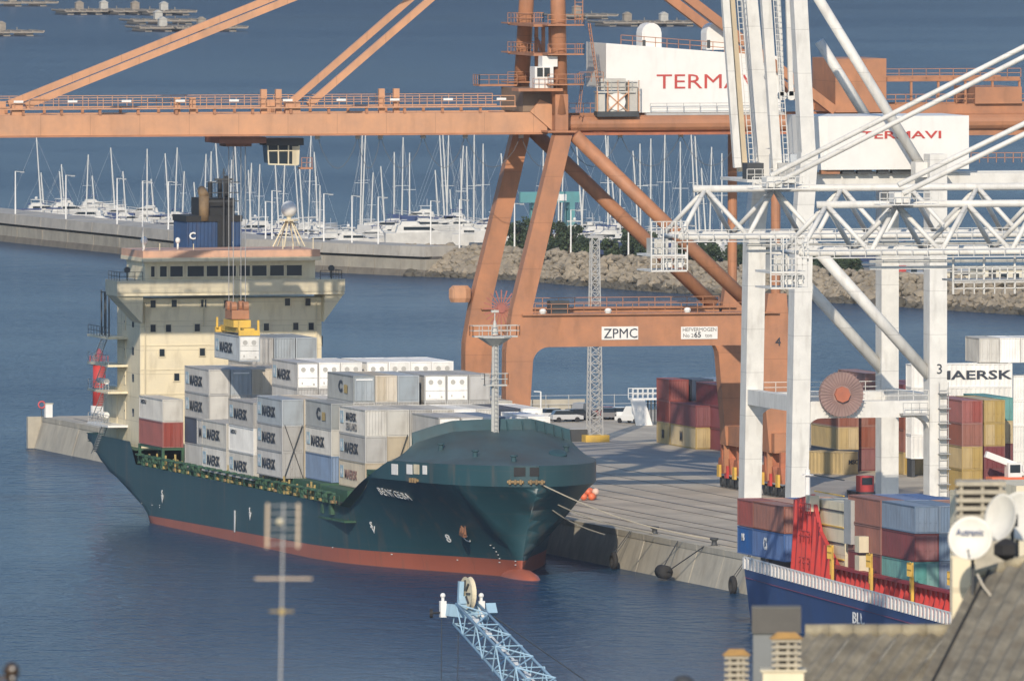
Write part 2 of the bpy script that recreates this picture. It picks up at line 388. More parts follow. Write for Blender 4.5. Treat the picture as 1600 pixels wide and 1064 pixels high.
for k, (s, p) in enumerate(rocks):
    wet = p.z < .75
    if k < 290:
        o = bpy.data.objects.new('stone', variants[2*random.randrange(8)+wet]); col.objects.link(o); o.parent = arm
        o.location = p - arm.location; o.scale = (s*1.15, s*1.1, s); o.rotation_euler = (random.uniform(-.4,.4), random.uniform(-.4,.4), random.uniform(0,6.3))
    else: (bigw if wet else big).add([v+p for v in rock_verts(s)], ico_f)
o = big.build('stones', rockm, arm); o['kind'] = 'stuff'
o = bigw.build('wet_stones', rockw, arm); o['kind'] = 'stuff'
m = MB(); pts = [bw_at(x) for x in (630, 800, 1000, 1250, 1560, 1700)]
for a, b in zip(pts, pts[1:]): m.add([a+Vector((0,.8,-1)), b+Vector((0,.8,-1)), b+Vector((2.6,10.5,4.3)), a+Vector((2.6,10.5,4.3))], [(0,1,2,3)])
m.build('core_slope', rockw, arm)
# lamp posts along the breakwater
def bw_lamp(px, pytop, base_off, i, dbl=False):
    p = bw_at(px) + Vector((base_off*.25, base_off, 4.8)); top = PY(px, pytop, p.y); p.x = top.x
    t = thing('lamp_post', 'slim white lamp post on the breakwater, %s from the left' % nth(i), 'lamp post', tuple(p), 'lamp posts along the breakwater')
    m = MB(); m.tube(p-Vector((0,0,.8)), (p.x,p.y,top.z), .16, .1, 8); m.build('pole', white2, t)
    m = MB(); m.bar((p.x-.1,p.y,top.z), (p.x+1.1,p.y,top.z-.1), .12); m.box(p.x+.9,p.x+1.6,p.y-.15,p.y+.15,top.z-.25,top.z-.05); m.build('lamp_head', steel, t)
lamps = [(24,268),(103,274),(183,279),(223,283),(263,284),(415,315),(425,298),(506,303),(550,306),(591,308),(673,314),(718,312),(804,318),(848,322),(892,328),(982,340),(1072,352)]
for i, (x, y) in enumerate(lamps): bw_lamp(x, y, 6 if x < 640 else 10, i)
# ------------------------------------------------------------------ marina
hullw = mat('boat_gelcoat', (.57,.565,.54), .45, var=.18); hullg = mat('grey_gelcoat', (.42,.43,.44), .4, var=.1); navy = mat('navy_gelcoat', (.03,.05,.12), .35, var=.1)
mastm = mat('mast_alloy', (.68,.67,.63), .4, .1, var=.05); canvas = mat('blue_canvas', (.04,.07,.18), .8); teak = mat('teak', (.32,.2,.11), .7)
def boat_hull(m, L, B, z0, z1, o, rz):
    c, s = math.cos(rz), math.sin(rz)
    st = []
    for k in range(9):
        u = k/8; hb = B/2*(1-(max(0,u-.35)/.65)**2.2)*(.85+.15*min(1,u*4)); zz = z1+.35*u*u
        st.append([(u*L-L/2, -hb, zz), (u*L-L/2+.15*u, -hb*.75, z0), (u*L-L/2+.15*u, hb*.75, z0), (u*L-L/2, hb, zz)])
    n = len(m.v)
    for a in st:
        for x, y, z in a: m.v.append((o.x+c*x-s*y, o.y+s*x+c*y, o.z+z))
    for k in range(8):
        for j in range(3): m.f.append((n+4*k+j, n+4*k+j+1, n+4*k+4+j+1, n+4*k+4+j))
        m.f.append((n+4*k+3, n+4*k, n+4*k+4, n+4*k+7))
    m.f.append((n,n+3,n+2,n+1))
def rotp(o, rz, x, y, z): return Vector((o.x+math.cos(rz)*x-math.sin(rz)*y, o.y+math.sin(rz)*x+math.cos(rz)*y, o.z+z))
def sailboat(px, pytop, off, i, zb=0., lean=0., label=None, hull_m=None, rnd=None):
    g = bw_at(px); Yb = g.y + off
    base = PY(px, 345, Yb); p = Vector((base.x, Yb, zb)); top = PY(px+lean, pytop, Yb)
    hm = top.z; L = max(7.5, min(14, (hm-zb)*.78)); rz = rnd.uniform(-.5,.5)+(1.6 if rnd.random()<.5 else 0)
    t = thing('sailing_yacht', label, 'sailboat', tuple(p), 'sailing yachts in the marina')
    m = MB(); boat_hull(m, L, L*.3, -.3 if zb == 0 else .8, 1.1 if zb == 0 else 2.3, p, rz); m.build('hull', hull_m or hullw, t)
    dz = 1.15 if zb == 0 else 2.35
    m = MB()
    q = [rotp(p, rz, x, y, dz) for x, y in ((-L*.22,-L*.09),(L*.16,-L*.07),(L*.16,L*.07),(-L*.22,L*.09))]; m.prism(q, (0,0,.5)); m.build('cabin', hullw, t)
    mp_ = rotp(p, rz, L*.08, 0, dz)
    m = MB(); m.tube(mp_, (top.x, Yb, hm), .15, .1, 6); m.build('mast', mastm, t)
    m = MB(); m.tube(mp_+Vector((0,0,1.3)), rotp(p, rz, -L*.34, 0, dz+1.25), .18, .14, 6); m.build('boom_with_furled_sail', canvas if rnd.random() < .6 else hullw, t)
    m = MB(); c = mp_.lerp(Vector((top.x,Yb,hm)), .55); sd = rotp(Vector((0,0,0)), rz, 0, L*.09, 0)
    m.bar(c-sd, c+sd, .06)
    for e in (rotp(p, rz, L*.5, 0, dz+.2), rotp(p, rz, -L*.48, 0, dz)): m.bar(e, (top.x,Yb,hm-.2), .014)
    for sgn in (-1,1): m.bar(c+sd*sgn, (top.x,Yb,hm-.4), .012); m.bar(c+sd*sgn, rotp(p, rz, L*.06, sgn*L*.13, dz), .012)
    m.build('rigging', mastm, t)
    if zb > 0:
        m = MB()
        for sgn in (-1,1):
            for u in (-.25,.2): m.bar(rotp(p, rz, L*u, sgn*L*.2, 0), rotp(p, rz, L*u, sgn*L*.1, 1.4), .1)
        m.prism([rotp(p, rz, x, .1, z) for x, z in ((-L*.12,0),(L*.12,0),(L*.1,1),(-L*.1,1))], rotp(Vector((0,0,0)), rz, 0, -.2, 0)); m.build('keel_and_cradle', darksteel, t)
rb = random.Random(3)
# mast positions read from left to right: (x, top y, metres behind the wall)
masts = [(57,215,60),(64,270,90),(93,268,75),(96,257,110),(138,242,50),(144,275,80),(173,231,120),(192,268,60),(230,233,70),(236,280,105),(258,240,90),(277,231,60),(288,268,110),(303,285,50),
 (322,241,75),(330,237,130),(337,222,60),(367,225,80),(362,250,140),(388,266,60),(393,255,100),(406,257,70),(430,256,50),(445,254,90),(461,258,120),(468,261,60),(486,212,70),(491,238,130),(500,290,60),(494,276,90),
 (566,211,60),(571,212,90),(583,270,50),(595,260,80),(608,238,120,8),(630,215,55),(640,239,100),(680,266,70),(687,212,60),(692,211,95),(701,212,50),(703,296,90),(720,248,120),(724,228,60),(735,229,85,-6),(741,211,50),(755,225,110)]
land = [(783,240,40),(849,231,60),(873,262,45),(880,262,75),(901,226,50),(912,290,35),(946,211,70),(950,213,45),(956,274,30),(969,285,55),(989,236,40),(1000,225,80),(1017,217,50),(1039,210,65),(1063,222,40),(1080,211,70),(1086,213,45),(1096,263,35),(1112,230,60),(1128,240,45)]
for i, t in enumerate(masts):
    sailboat(t[0], t[1], t[2]*1.2+55, i, 0, t[3] if len(t) > 3 else 0, 'white sailing yacht afloat in the marina, its mast the %s from the left' % nth(i), navy if i % 7 == 3 else None, rb)
for i, t in enumerate(land):
    sailboat(t[0], t[1], t[2]*.7+26, i, 3.6, 0, 'sailing yacht standing ashore behind the rocks, its mast the %s from the left' % nth(i), navy if i % 6 == 2 else None, rb)
def motor_yacht(px, pyb, off, L, i, zb=0., label=''):
    g = bw_at(px); Yb = g.y+off; p = PY(px, pyb, Yb); p.z = zb; rz = rb.uniform(-.2,.2)+(math.pi if i % 2 else 0) - .25
    t = thing('motor_yacht', label, 'motor boat', tuple(p), 'motor yachts in the marina'); h = 1.7 if zb == 0 else 3.0
    m = MB(); boat_hull(m, L, L*.3, h-2.0, h, p, rz); m.build('hull', (hullw, hullg, hullw, navy, hullw, canvas)[i % 6], t)
    m = MB(); ws = MB(); y = L*.11
    def pr(prof, yy): return [rotp(p, rz, a, -yy, h+b) for a, b in prof]
    v = rotp(Vector((0,0,0)), rz, 0, 1, 0)
    m.prism(pr([(-L*.36,0),(L*.24,0),(L*.05,L*.1),(-L*.33,L*.1)], y), v*2*y)
    m.build('cabin', hullw, t)
    m = MB(); m.prism(pr([(-L*.26,L*.035),(L*.165,L*.035),(L*.09,L*.078),(-L*.26,L*.078)], y+.04), v*(2*y+.08)); m.build('window_band', gl, t)
    m = MB(); m.prism(pr([(-L*.3,L*.1),(-L*.02,L*.1),(-L*.09,L*.15),(-L*.28,L*.15)], y*.8), v*1.6*y); m.build('flybridge', hullw, t)
    m = MB(); m.prism(pr([(-L*.3,L*.21),(-L*.05,L*.21),(-L*.05,L*.223),(-L*.3,L*.223)], y*.8), v*1.6*y)
    for a in (-L*.28,-L*.08): m.bar(rotp(p, rz, a, y*.7, h+L*.15), rotp(p, rz, a, y*.7, h+L*.21), .12)
    (m.sphere(rotp(p, rz, -L*.18, 0, h+L*.25), .3, 8, 6) if i % 3 == 0 else m.tube(rotp(p, rz, -L*.2, 0, h+L*.22), rotp(p, rz, -L*.2, 0, h+L*.36), .05, n=5)); m.build('hardtop', (hullw, canvas, hullg)[i % 3], t)
    m = MB(); m.rail([rotp(p, rz, L*.1, -L*.13, h), rotp(p, rz, L*.5, 0, h+.35), rotp(p, rz, L*.1, L*.13, h)], .8, 1.5, .05); m.build('bow_rail', steel, t)
MY = [(166,338,30,12),(150,340,50,10),(200,342,30,9),(405,350,26,13),(445,352,30,12),(495,352,14,21),(545,350,40,14),(600,352,60,16),(640,352,30,15),(545,340,70,12),(660,362,24,22),(715,362,40,15),(745,358,26,14),(690,345,60,14)]
for i, (x, y, o, L) in enumerate(MY): motor_yacht(x, y, o*1.6+70 if x < 530 else o+30, L*.58, i, 0 if x < 560 else 2.2 if x < 640 else 2.6, 'white motor yacht behind the breakwater wall, %s of the motor boats from the left' % nth(sorted(range(len(MY)), key=lambda j: MY[j][0]).index(i)))
MY2 = [(800,372,20,11),(925,360,32,12),(945,352,50,13),(965,368,22,10),(1000,350,60,12),(1030,362,35,12),(1065,352,50,11),(1095,360,30,12),(985,345,75,13),(1330,392,50,12),(1420,398,45,12)]
for i, (x, y, o, L) in enumerate(MY2): motor_yacht(x, y, o+10, L*.8, i, 3.6, 'white motor boat parked ashore beyond the rocks, %s from the left' % nth(sorted(range(len(MY2)), key=lambda j: MY2[j][0]).index(i)))
# blue-green travel lift
teal = mat('teal_lift_paint', (.09,.28,.3), .55, var=.15)
g = bw_at(860).y + 62
A = PY(838, 330, g); B_ = PY(893, 330, g); zt = PY(850, 300, g).z
t = thing('boat_hoist', 'blue-green travelling boat hoist towering over the boatyard trees', 'boat hoist', (A.x, g, 3.6))
for X in (A.x, B_.x):
    for yy in (0, 2.6): m = MB(); m.box(X-.45, X+.45, g+yy-.6, g+yy+.6, 4.6, zt-1.8); m.build('leg', teal, t)
    for yy in (0, 2.6):
        for e in (-.5,.5): m = MB(); m.lathe([(.3,-.3),(.7,-.3),(.7,.3),(.3,.3)], (X+e*1.6,g+yy,4.25), 12, (1,0,0)); m.build('wheel', black, t)
    m = MB(); m.box(X-.5,X+.5,g+.6,g+2,zt-2.8,zt-2); m.build('side_beam', teal, t)
m = MB(); m.box(PY(812,0,g).x, PY(906,0,g).x, g-.5, g+.5, zt-1.8, zt); m.build('cross_beam', teal, t)
m = MB(); m.box(PY(864,0,g).x, PY(884,0,g).x, g-.56, g-.5, zt-1.5, zt-.4); m.build('name_board', white2, t)
m = MB()
for u in (.3,.7):
    for k in range(2): m.tube((A.x+(B_.x-A.x)*u, g+.2+k*4, zt-1.8), (A.x+(B_.x-A.x)*u, g+1+k*3, zt-8), .08, n=5)
m.build('slings', darksteel, t)
# trees behind the rocks
barkm = mat('bark', (.12,.09,.06), .9)
leafs = [mat('dark_foliage', (.035,.06,.028), .8, var=.4, scale=.8), mat('mid_foliage', (.055,.085,.035), .8, var=.4, scale=.8)]
def tree(px, pytop, off, wpx, i, label):
    g = bw_at(px); Yb = g.y+off; top = PY(px, pytop, Yb); p = Vector((top.x, Yb, 3.6)); h = top.z-3.6; rad = wpx/9.5/2
    t = thing('evergreen_tree', label, 'tree', tuple(p), 'dark evergreen trees beside the boatyard'); r = random.Random(i+40)
    m = MB(); m.tube(p, p+Vector((.1,0,h*.6)), .3, .12, 7)
    for k in range(5): a = k*1.3; m.tube(p+Vector((0,0,h*(.2+.08*k))), p+Vector((math.cos(a)*rad*.7, math.sin(a)*rad*.7, h*(.42+.08*k))), .12, .04, 5)
    m.build('trunk', barkm, t)
    for part in range(2):
        m = MB(); cl = [(Vector((r.uniform(-1,1)*rad*.7, r.uniform(-1,1)*rad*.7, h*(.16+.72*(r.random()**.8)))), r.uniform(.22,.42)*rad) for _ in range(16)]
        for c, cr in cl:
            for _ in range(80):
                d = Vector((r.gauss(0,1), r.gauss(0,1), r.gauss(0,1))).normalized()*cr*(r.random()**.35)
                if c.z+d.z < .3: continue
                q = p+c+d; a = Vector((r.gauss(0,1), r.gauss(0,1), r.gauss(0,1))).normalized(); b = a.cross(Vector((r.gauss(0,1), r.gauss(0,1), r.gauss(0,1)))).normalized(); s = r.uniform(.14,.3)
                m.add([q-a*s, q+b*s*.7, q+a*s, q-b*s*.7], [(0,1,2,3)])
        m.build('crown', leafs[part], t)
TR = [(806,345,18,36),(838,335,20,50),(868,340,17,44),(890,350,22,44),(917,368,15,36),(955,372,14,34),(985,352,18,40),(1012,360,16,44),(1070,380,14,50),(1110,372,16,40),(1150,378,14,46),(1200,384,14,48),(1290,398,14,50),(1330,404,12,36)]
MY3 = [(70,340,140),(92,340,170),(112,340,150),(131,340,125),(155,340,190),(180,340,160),(205,340,130),(222,340,180),(247,340,150),(268,340,120),(286,340,170),(392,340,140),(410,340,160),(428,340,120),(455,340,170),(472,340,130),(512,340,150),(530,340,120),(560,352,34),(577,354,60),(590,350,90),(615,354,44),(628,350,75),(652,352,95),(676,358,48),(700,356,80),(730,360,55),(760,362,70),(775,366,34),(905,352,70),(915,358,45),(935,366,26),(952,358,60),(975,356,85),(1010,356,45),(1045,358,62),(1080,362,70),(1110,366,40)]
for i, (x, y, o) in enumerate(MY3): motor_yacht(x, y, o+12, rb.uniform(7,10.5), i, 0 if x < 545 else 1.2 if x < 640 else 3.6, 'small white cabin cruiser crowded among the masts, %s from the left' % nth(i))
for i, a in enumerate(TR): tree(*a, i, 'bushy dark evergreen tree behind the boulder slope, %s from the left' % nth(i))
# low sheds at the right end of the breakwater
shedm = mat('shed_wall', (.62,.57,.45), .8, var=.1, streak=.2)
for i, (x0, x1, yt, yb, mm) in enumerate([(1395,1455,425,448,white2),(1475,1530,422,448,shedm),(1535,1640,418,452,shedm)]):
    g = bw_at(x0).y+22; a = PY(x0, yb, g); b = PY(x1, yt, g)
    t = thing('boatyard_shed', ['white boatyard shed with red stripes beside the trees','small beige shed on the breakwater beside the white crane','wide beige shed at the right end of the breakwater'][i], 'shed', (a.x, g, 3.6))
    m = MB(); m.box(a.x, b.x, g, g+7, 3.6, b.z-.3); m.build('wall', mm, t)
    m = MB(); m.box(a.x-.2, b.x+.2, g-.3, g+7.3, b.z-.3, b.z); m.build('roof', steel, t)
    m = MB(); m.box(a.x+1, a.x+2.2, g-.05, g, 3.6, 5.7); m.build('door', redp if i == 0 else darksteel, t)
    for k in range(2): m = MB(); m.box(a.x+3+k*2, a.x+4+k*2, g-.05, g, 4.6, 5.4); m.build('window', gl, t)
# ------------------------------------------------------------------ shipping containers
def cmat(n, c, **k): return mat('container_'+n, c, .6, var=.14, scale=.35, streak=k.get('streak', .35), sc2=.9)
CC = {'grey': cmat('light_grey', (.4,.395,.38)), 'bluegrey': cmat('blue_grey', (.32,.365,.4)), 'pale': cmat('pale_grey', (.52,.505,.46)), 'reefer': cmat('white', (.78,.77,.73), streak=.18),
      'darkgrey': cmat('mid_grey', (.26,.28,.28)), 'beige': cmat('beige', (.5,.43,.32)), 'red': cmat('red', (.3,.065,.05)), 'redbrown': cmat('red_brown', (.28,.095,.06)), 'maroon': cmat('maroon', (.2,.045,.05)),
      'yellow': cmat('yellow', (.44,.31,.1)), 'navy': cmat('navy', (.03,.05,.09)), 'blue': cmat('blue', (.03,.11,.32)), 'slate': cmat('slate_blue', (.13,.2,.3)), 'teal': cmat('teal', (.08,.3,.28)), 'orangeb': cmat('orange_brown', (.42,.16,.06)), 'tarp': cmat('blue_tarpaulin', (.16,.24,.38))}
WORD = {'grey':'light grey','bluegrey':'blue-grey','pale':'pale grey','reefer':'white refrigerated','darkgrey':'mid grey','beige':'beige','red':'red','redbrown':'red-brown','maroon':'maroon','yellow':'yellow','navy':'navy','blue':'blue','slate':'slate blue','teal':'teal','orangeb':'orange-brown','tarp':'blue tarpaulin-sided'}
CM = {}
def rib(m, p0, u, L, nrm, z0, z1, pitch=.56, d=.05):
    n = max(3, int(L/pitch)); p0 = Vector(p0); u = Vector(u); nrm = Vector(nrm); pts = []
    for k in range(n):
        a = L*k/n; w_ = L/n
        for f, o in ((0,0),(.32,0),(.5,d),(.82,d)): pts.append(p0+u*(a+f*w_)-nrm*o)
    pts.append(p0+u*L)
    b = len(m.v)
    for p in pts: m.v += [(p.x,p.y,z0),(p.x,p.y,z1)]
    for k in range(len(pts)-1): m.f.append((b+2*k, b+2*k+2, b+2*k+3, b+2*k+1))
def cont_meshes(L, H):
    k = (L, H)
    if k in CM: return CM[k]
    W = 2.44; m = MB()
    rib(m, (.05,L-.05,0), (0,-1,0), L-.1, (-1,0,0), .1, H-.08); rib(m, (W-.05,.05,0), (0,1,0), L-.1, (1,0,0), .1, H-.08)
    rib(m, (.05,.05,0), (1,0,0), W-.1, (0,-1,0), .1, H-.08, .3, .04); rib(m, (W-.05,L-.05,0), (-1,0,0), W-.1, (0,1,0), .1, H-.08, .3, .04)
    m.add([(.05,.05,H-.05),(W-.05,.05,H-.05),(W-.05,L-.05,H-.05),(.05,L-.05,H-.05),(.05,.05,.08),(W-.05,.05,.08),(W-.05,L-.05,.08),(.05,L-.05,.08)], [(0,1,2,3),(7,6,5,4)])
    body = bpy.data.meshes.new('body'); body.from_pydata(m.v, [], m.f); body.update(); body.materials.append(None)
    m = MB(); e = .13
    for x in (0, W-e):
        for y in (0, L-e): m.box(x, x+e, y, y+e, 0, H)
    for x in (.002, W-.112):
        for z in (.004, H-.124): m.box(x, x+.11, e, L-e, z, z+.12)
    for y in (.002, L-.112):
        for z in (.004, H-.124): m.box(e, W-e, y, y+.11, z, z+.12)
    fr = bpy.data.meshes.new('frame'); fr.from_pydata(m.v, [], m.f); fr.update(); fr.materials.append(None)
    m = MB(); m.box(.14, W/2-.01, -.03, .09, .15, H-.15)
    for x in (.35, .95): m.tube((x,-.07,.1), (x,-.07,H-.1), .035, n=5); m.box(x-.02, x+.2, -.1, -.03, 1.05, 1.13)
    dr = bpy.data.meshes.new('door'); dr.from_pydata(m.v, [], m.f); dr.update(); dr.materials.append(None)
    CM[k] = (body, fr, dr); return CM[k]
m = MB(); H_ = 2.9; W_ = 2.44
m.box(.14,W_-.14,-.04,.06,1.2,H_-.16); m.box(.14,W_-.14,-.02,.06,.16,1.15)
for x in (.3,1.3): m.box(x,x+.8,-.1,-.035,1.75,2.5)
m.box(.25,2.2,-.08,-.015,.3,.95); m.box(1.05,1.35,-.12,-.03,.3,1.1)
nru = len(m.f)
for x in (.7,1.7): m.lathe([(.28,-.02),(.28,.02)], (x,-.11,2.12), 12, (0,1,0))
m.box(.5,.62,-.13,-.085,.5,.75); m.box(1.8,2.0,-.13,-.085,.4,.6)
RU = bpy.data.meshes.new('refrigeration_unit'); RU.from_pydata(m.v, [], m.f); RU.update(); RU.materials.append(None); RU.materials.append(mat('grille', (.4,.39,.36), .6))
for k in range(nru, len(RU.polygons)): RU.polygons[k].material_index = 1
starm = mat('pale_blue_emblem', (.36,.5,.58), .5)
def star_mesh():
    if 'star' in CM: return CM['star']
    m = MB(); m.box(-.02,.02,-.75,.75,0,1.3)
    st = []
    for k in range(14): a = math.pi*k/7; r = .55 if k % 2 == 0 else .26; st.append((-.035, r*math.sin(a), .65+r*math.cos(a)))
    me = bpy.data.meshes.new('emblem'); n = len(m.v); m.v += st; me.from_pydata(m.v, [], m.f+[tuple(range(n+13, n-1, -1))]); me.update()
    me.materials.append(starm); me.materials.append(lettering_white); me.polygons[6].material_index = 1
    CM['star'] = me; return me
def part(name, me, m, parent, loc=(0,0,0)):
    o = bpy.data.objects.new(name, me); col.objects.link(o); o.parent = parent; o.location = loc
    if m: o.material_slots[0].link = 'OBJECT'; o.material_slots[0].material = m
    return o
def container(x, y, z, color, label, L=12.19, H=2.9, end='plain', txt=None, group='containers', rz=0., endm=None):
    body, fr, dr = cont_meshes(L, H); mm = CC[color]
    t = thing('shipping_container', label, 'container', (x, y, z), group, rz)
    part('body', body, mm, t); part('frame', fr, mm, t)
    em = CC[endm] if endm else mm
    if end == 'door':
        part('door', dr, em, t); part('door', dr, em, t, (1.09, 0, 0))
    elif end == 'reefer':
        part('refrigeration_unit', RU, CC['reefer'], t)
    elif end == 'stripe':
        part('door', dr, CC['bluegrey'], t); part('door', dr, CC['bluegrey'], t, (1.09, 0, 0))
        m = MB(); m.box(.3,2.15,-.13,-.1,H-.5,H-.35); o = m.build('white_stripe', lettering_white); o.parent = t; 
    elif end == 'panel':
        m = MB(); m.box(.16,2.28,-.02,.06,.16,H-.16); o = m.build('end_panel', em); o.parent = t
    if txt == 'M':
        part('emblem', star_mesh(), None, t, (-.0, L-1.3, H*.32)); text('MAERSK', 1.12, lettering_dark, t, (0, L-2.5, H*.29), '-x', sx=1.08, bold=.02)
    elif txt == 'MS':
        part('emblem', star_mesh(), None, t, (-.0, L-1.3, H*.38)); text('MAERSK', .9, lettering_dark, t, (0, L-3.2, H*.5), '-x', sx=1.02, bold=.012); text('SEALAND', .8, mat('grey_lettering', (.2,.2,.2)), t, (0, L-3.2, H*.14), '-x', sx=1.05, bold=.02)
    elif txt == 'Mr': text('MAERSK', 1.0, mat('rusted_lettering', (.25,.14,.12)), t, (0, L-2.6, H*.3), '-x', sx=1.1, bold=.02); part('emblem', star_mesh(), None, t, (-.0, L-1.3, H*.32))
    elif txt == 'C':
        text('C', 1.2, lettering_dark, t, (0, L*.58, H*.34), '-x', sx=1.5, bold=.06)
        m = MB(); m.add([(-.02,L*.36,H*.3),(-.02,L*.23,H*.3),(-.02,L*.23,H*.62),(-.02,L*.36,H*.62)], [(0,1,2,3)]); o = m.build('logo_patch', CC['yellow'] if color == 'darkgrey' else lettering_white); o.parent = t
    elif txt == 's': text('HSDU', .45, lettering_dark, t, (0, L-1.0, H*.68), '-x', sx=1.6)
    elif txt: text(txt[1], txt[2], txt[3], t, (txt[4], txt[5], txt[6]), txt[0], sx=txt[7], bold=.03)
    return t

# ------------------------------------------------------------------ the green container ship
hullm = bpy.data.materials.new('ship_hull_paint'); hullm.use_nodes = True
def hull_nodes(m, topc, bootc):
    n = m.node_tree.nodes; l = m.node_tree.links; b = n['Principled BSDF']; b.inputs['Roughness'].default_value = .42
    g = n.new('ShaderNodeNewGeometry'); s = n.new('ShaderNodeSeparateXYZ'); l.new(g.outputs['Position'], s.inputs[0])
    k = n.new('ShaderNodeMath'); k.operation = 'MULTIPLY_ADD'; k.inputs[1].default_value = .0085; k.inputs[2].default_value = -1.9; l.new(s.outputs['Y'], k.inputs[0])   # trim by the stern
    a = n.new('ShaderNodeMath'); l.new(s.outputs['Z'], a.inputs[0]); l.new(k.outputs[0], a.inputs[1])
    gt = n.new('ShaderNodeMath'); gt.operation = 'GREATER_THAN'; gt.inputs[1].default_value = 0; l.new(a.outputs[0], gt.inputs[0])
    tx = n.new('ShaderNodeTexNoise'); tx.inputs['Scale'].default_value = .12; tx.inputs['Detail'].default_value = 7; l.new(g.outputs['Position'], tx.inputs['Vector'])
    mp = n.new('ShaderNodeMapping'); mp.inputs['Scale'].default_value = (1,1,.12); l.new(g.outputs['Position'], mp.inputs['Vector'])
    t2 = n.new('ShaderNodeTexNoise'); t2.inputs['Scale'].default_value = .7; t2.inputs['Detail'].default_value = 6; l.new(mp.outputs[0], t2.inputs['Vector'])
    def two(c, v):
        x = n.new('ShaderNodeMix'); x.data_type = 'RGBA'; l.new(tx.outputs['Fac'], x.inputs['Factor'])
        x.inputs['A'].default_value = tuple(q*(1-v) for q in c)+(1,); x.inputs['B'].default_value = tuple(q*(1+v) for q in c)+(1,); return x
    A, B = two(bootc, .3), two(topc, .3)
    mx = n.new('ShaderNodeMix'); mx.data_type = 'RGBA'; l.new(gt.outputs[0], mx.inputs['Factor']); l.new(A.outputs['Result'], mx.inputs['A']); l.new(B.outputs['Result'], mx.inputs['B'])
    r = n.new('ShaderNodeMapRange'); r.inputs[1].default_value = .56; r.inputs[2].default_value = .8; r.inputs[4].default_value = .6; l.new(t2.outputs['Fac'], r.inputs[0])
    m2 = n.new('ShaderNodeMix'); m2.data_type = 'RGBA'; l.new(r.outputs[0], m2.inputs['Factor']); l.new(mx.outputs['Result'], m2.inputs['A']); m2.inputs['B'].default_value = (.15,.105,.08,1)
    cur = m2.outputs['Result']
    for ax_, per in (('Y', 9.0), ('Z', 2.35)):   # welded plate joints
        md = n.new('ShaderNodeMath'); md.operation = 'PINGPONG'; md.inputs[1].default_value = per/2; l.new(s.outputs[ax_], md.inputs[0])
        lt = n.new('ShaderNodeMath'); lt.operation = 'LESS_THAN'; lt.inputs[1].default_value = .05; l.new(md.outputs[0], lt.inputs[0])
        fc = n.new('ShaderNodeMath'); fc.operation = 'MULTIPLY'; fc.inputs[1].default_value = .3; l.new(lt.outputs[0], fc.inputs[0])
        m3 = n.new('ShaderNodeMix'); m3.data_type = 'RGBA'; l.new(fc.outputs[0], m3.inputs['Factor']); l.new(cur, m3.inputs['A']); m3.inputs['B'].default_value = (.06,.07,.075,1); cur = m3.outputs['Result']
    l.new(cur, b.inputs['Base Color'])
    wv = n.new('ShaderNodeTexNoise'); wv.inputs['Scale'].default_value = .5; l.new(g.outputs['Position'], wv.inputs['Vector'])
    bp = n.new('ShaderNodeBump'); bp.inputs['Strength'].default_value = .25; bp.inputs['Distance'].default_value = .05; l.new(wv.outputs['Fac'], bp.inputs['Height']); l.new(bp.outputs[0], b.inputs['Normal'])
hull_nodes(hullm, (.019,.064,.08), (.35,.1,.06))
greenm = mat('green_deck_paint', (.03,.1,.055), .6, var=.35, scale=.6, streak=.3)
tealm = mat('weathered_teal_paint', (.02,.068,.085), .55, var=.35, scale=.25, streak=.35, sc2=.3, stretch=(1,1,1))
greyteal = mat('worn_sunlit_foredeck_paint', (.05,.088,.098), .6, var=.35, scale=.2, streak=.45, sc2=.25, stretch=(1,.5,1))  # lighter grey-teal than the hull: sunlight put into the colour; streaks are wear
ship = thing('container_ship', 'dark green container ship with cream bridge and red boot-top moored at the quay', 'ship', (0, 60, 0))
# knuckle plan (z 8.4-10.6): y -> half breadth ; waterline plan
def cinterp(tab, y):
    n = len(tab)
    if y <= tab[0][0]: return tab[0][1]
    if y >= tab[-1][0]: return tab[-1][1]
    for i in range(n-1):
        x0, v0 = tab[i]; x1, v1 = tab[i+1]
        if x0 <= y <= x1:
            d = (v1-v0)/(x1-x0)
            da = d if i == 0 else (v0-tab[i-1][1])/(x0-tab[i-1][0]); dc = d if i == n-2 else (tab[i+2][1]-v1)/(tab[i+2][0]-x1)
            m0 = 0 if da*d <= 0 else 2*da*d/(da+d); m1 = 0 if dc*d <= 0 else 2*dc*d/(dc+d)
            if i == 0: m0 = d
            h = x1-x0; t = (y-x0)/h
            return v0*(2*t**3-3*t*t+1)+h*m0*(t**3-2*t*t+t)+v1*(-2*t**3+3*t*t)+h*m1*(t**3-t*t)
def interp(tab, y):
    for (a, va), (b, vb) in zip(tab, tab[1:]):
        if a <= y <= b: return va+(vb-va)*(y-a)/(b-a)
    return tab[0][1] if y < tab[0][0] else tab[-1][1]
KN = [(-7.2,0),(-6.9,1.4),(-6,3.1),(-4.5,4.8),(-2,6.7),(1,8.3),(5,9.5),(10,10.7),(16,11.8),(24,12.5),(158,12.5)]
WL = [(0,0),(3,.8),(8,2.4),(14,4.7),(21,7.4),(29,10.0),(37,11.7),(45,12.4),(55,12.5),(158,12.5)]
ZK = 10.1
def topz(y): return interp([(-8,12.35),(13,12.2),(31,6.45),(131.5,6.4),(134.5,8.9),(160,8.9)], y)
ZB = [(-8,-3),(122,-3),(126,-.8),(130,.6),(138,2.0),(146,3.4),(153,5.0),(157,6.6),(158,7.4)]
stations = [-7.2,-7.05,-6.7,-6.2,-5.5,-4.5,-3.5,-2.5,-1.5,-.7,0,.7,1.5,2.5,3.5,5,6.5,8,10,12,13.5,15,16.5,18,19.5,21,22.5,24,26,28,31,34,37,40,45,55,70,90,110,120,124,128,131.5,134.5,138,142,146,150,154,157,158]
secs = []
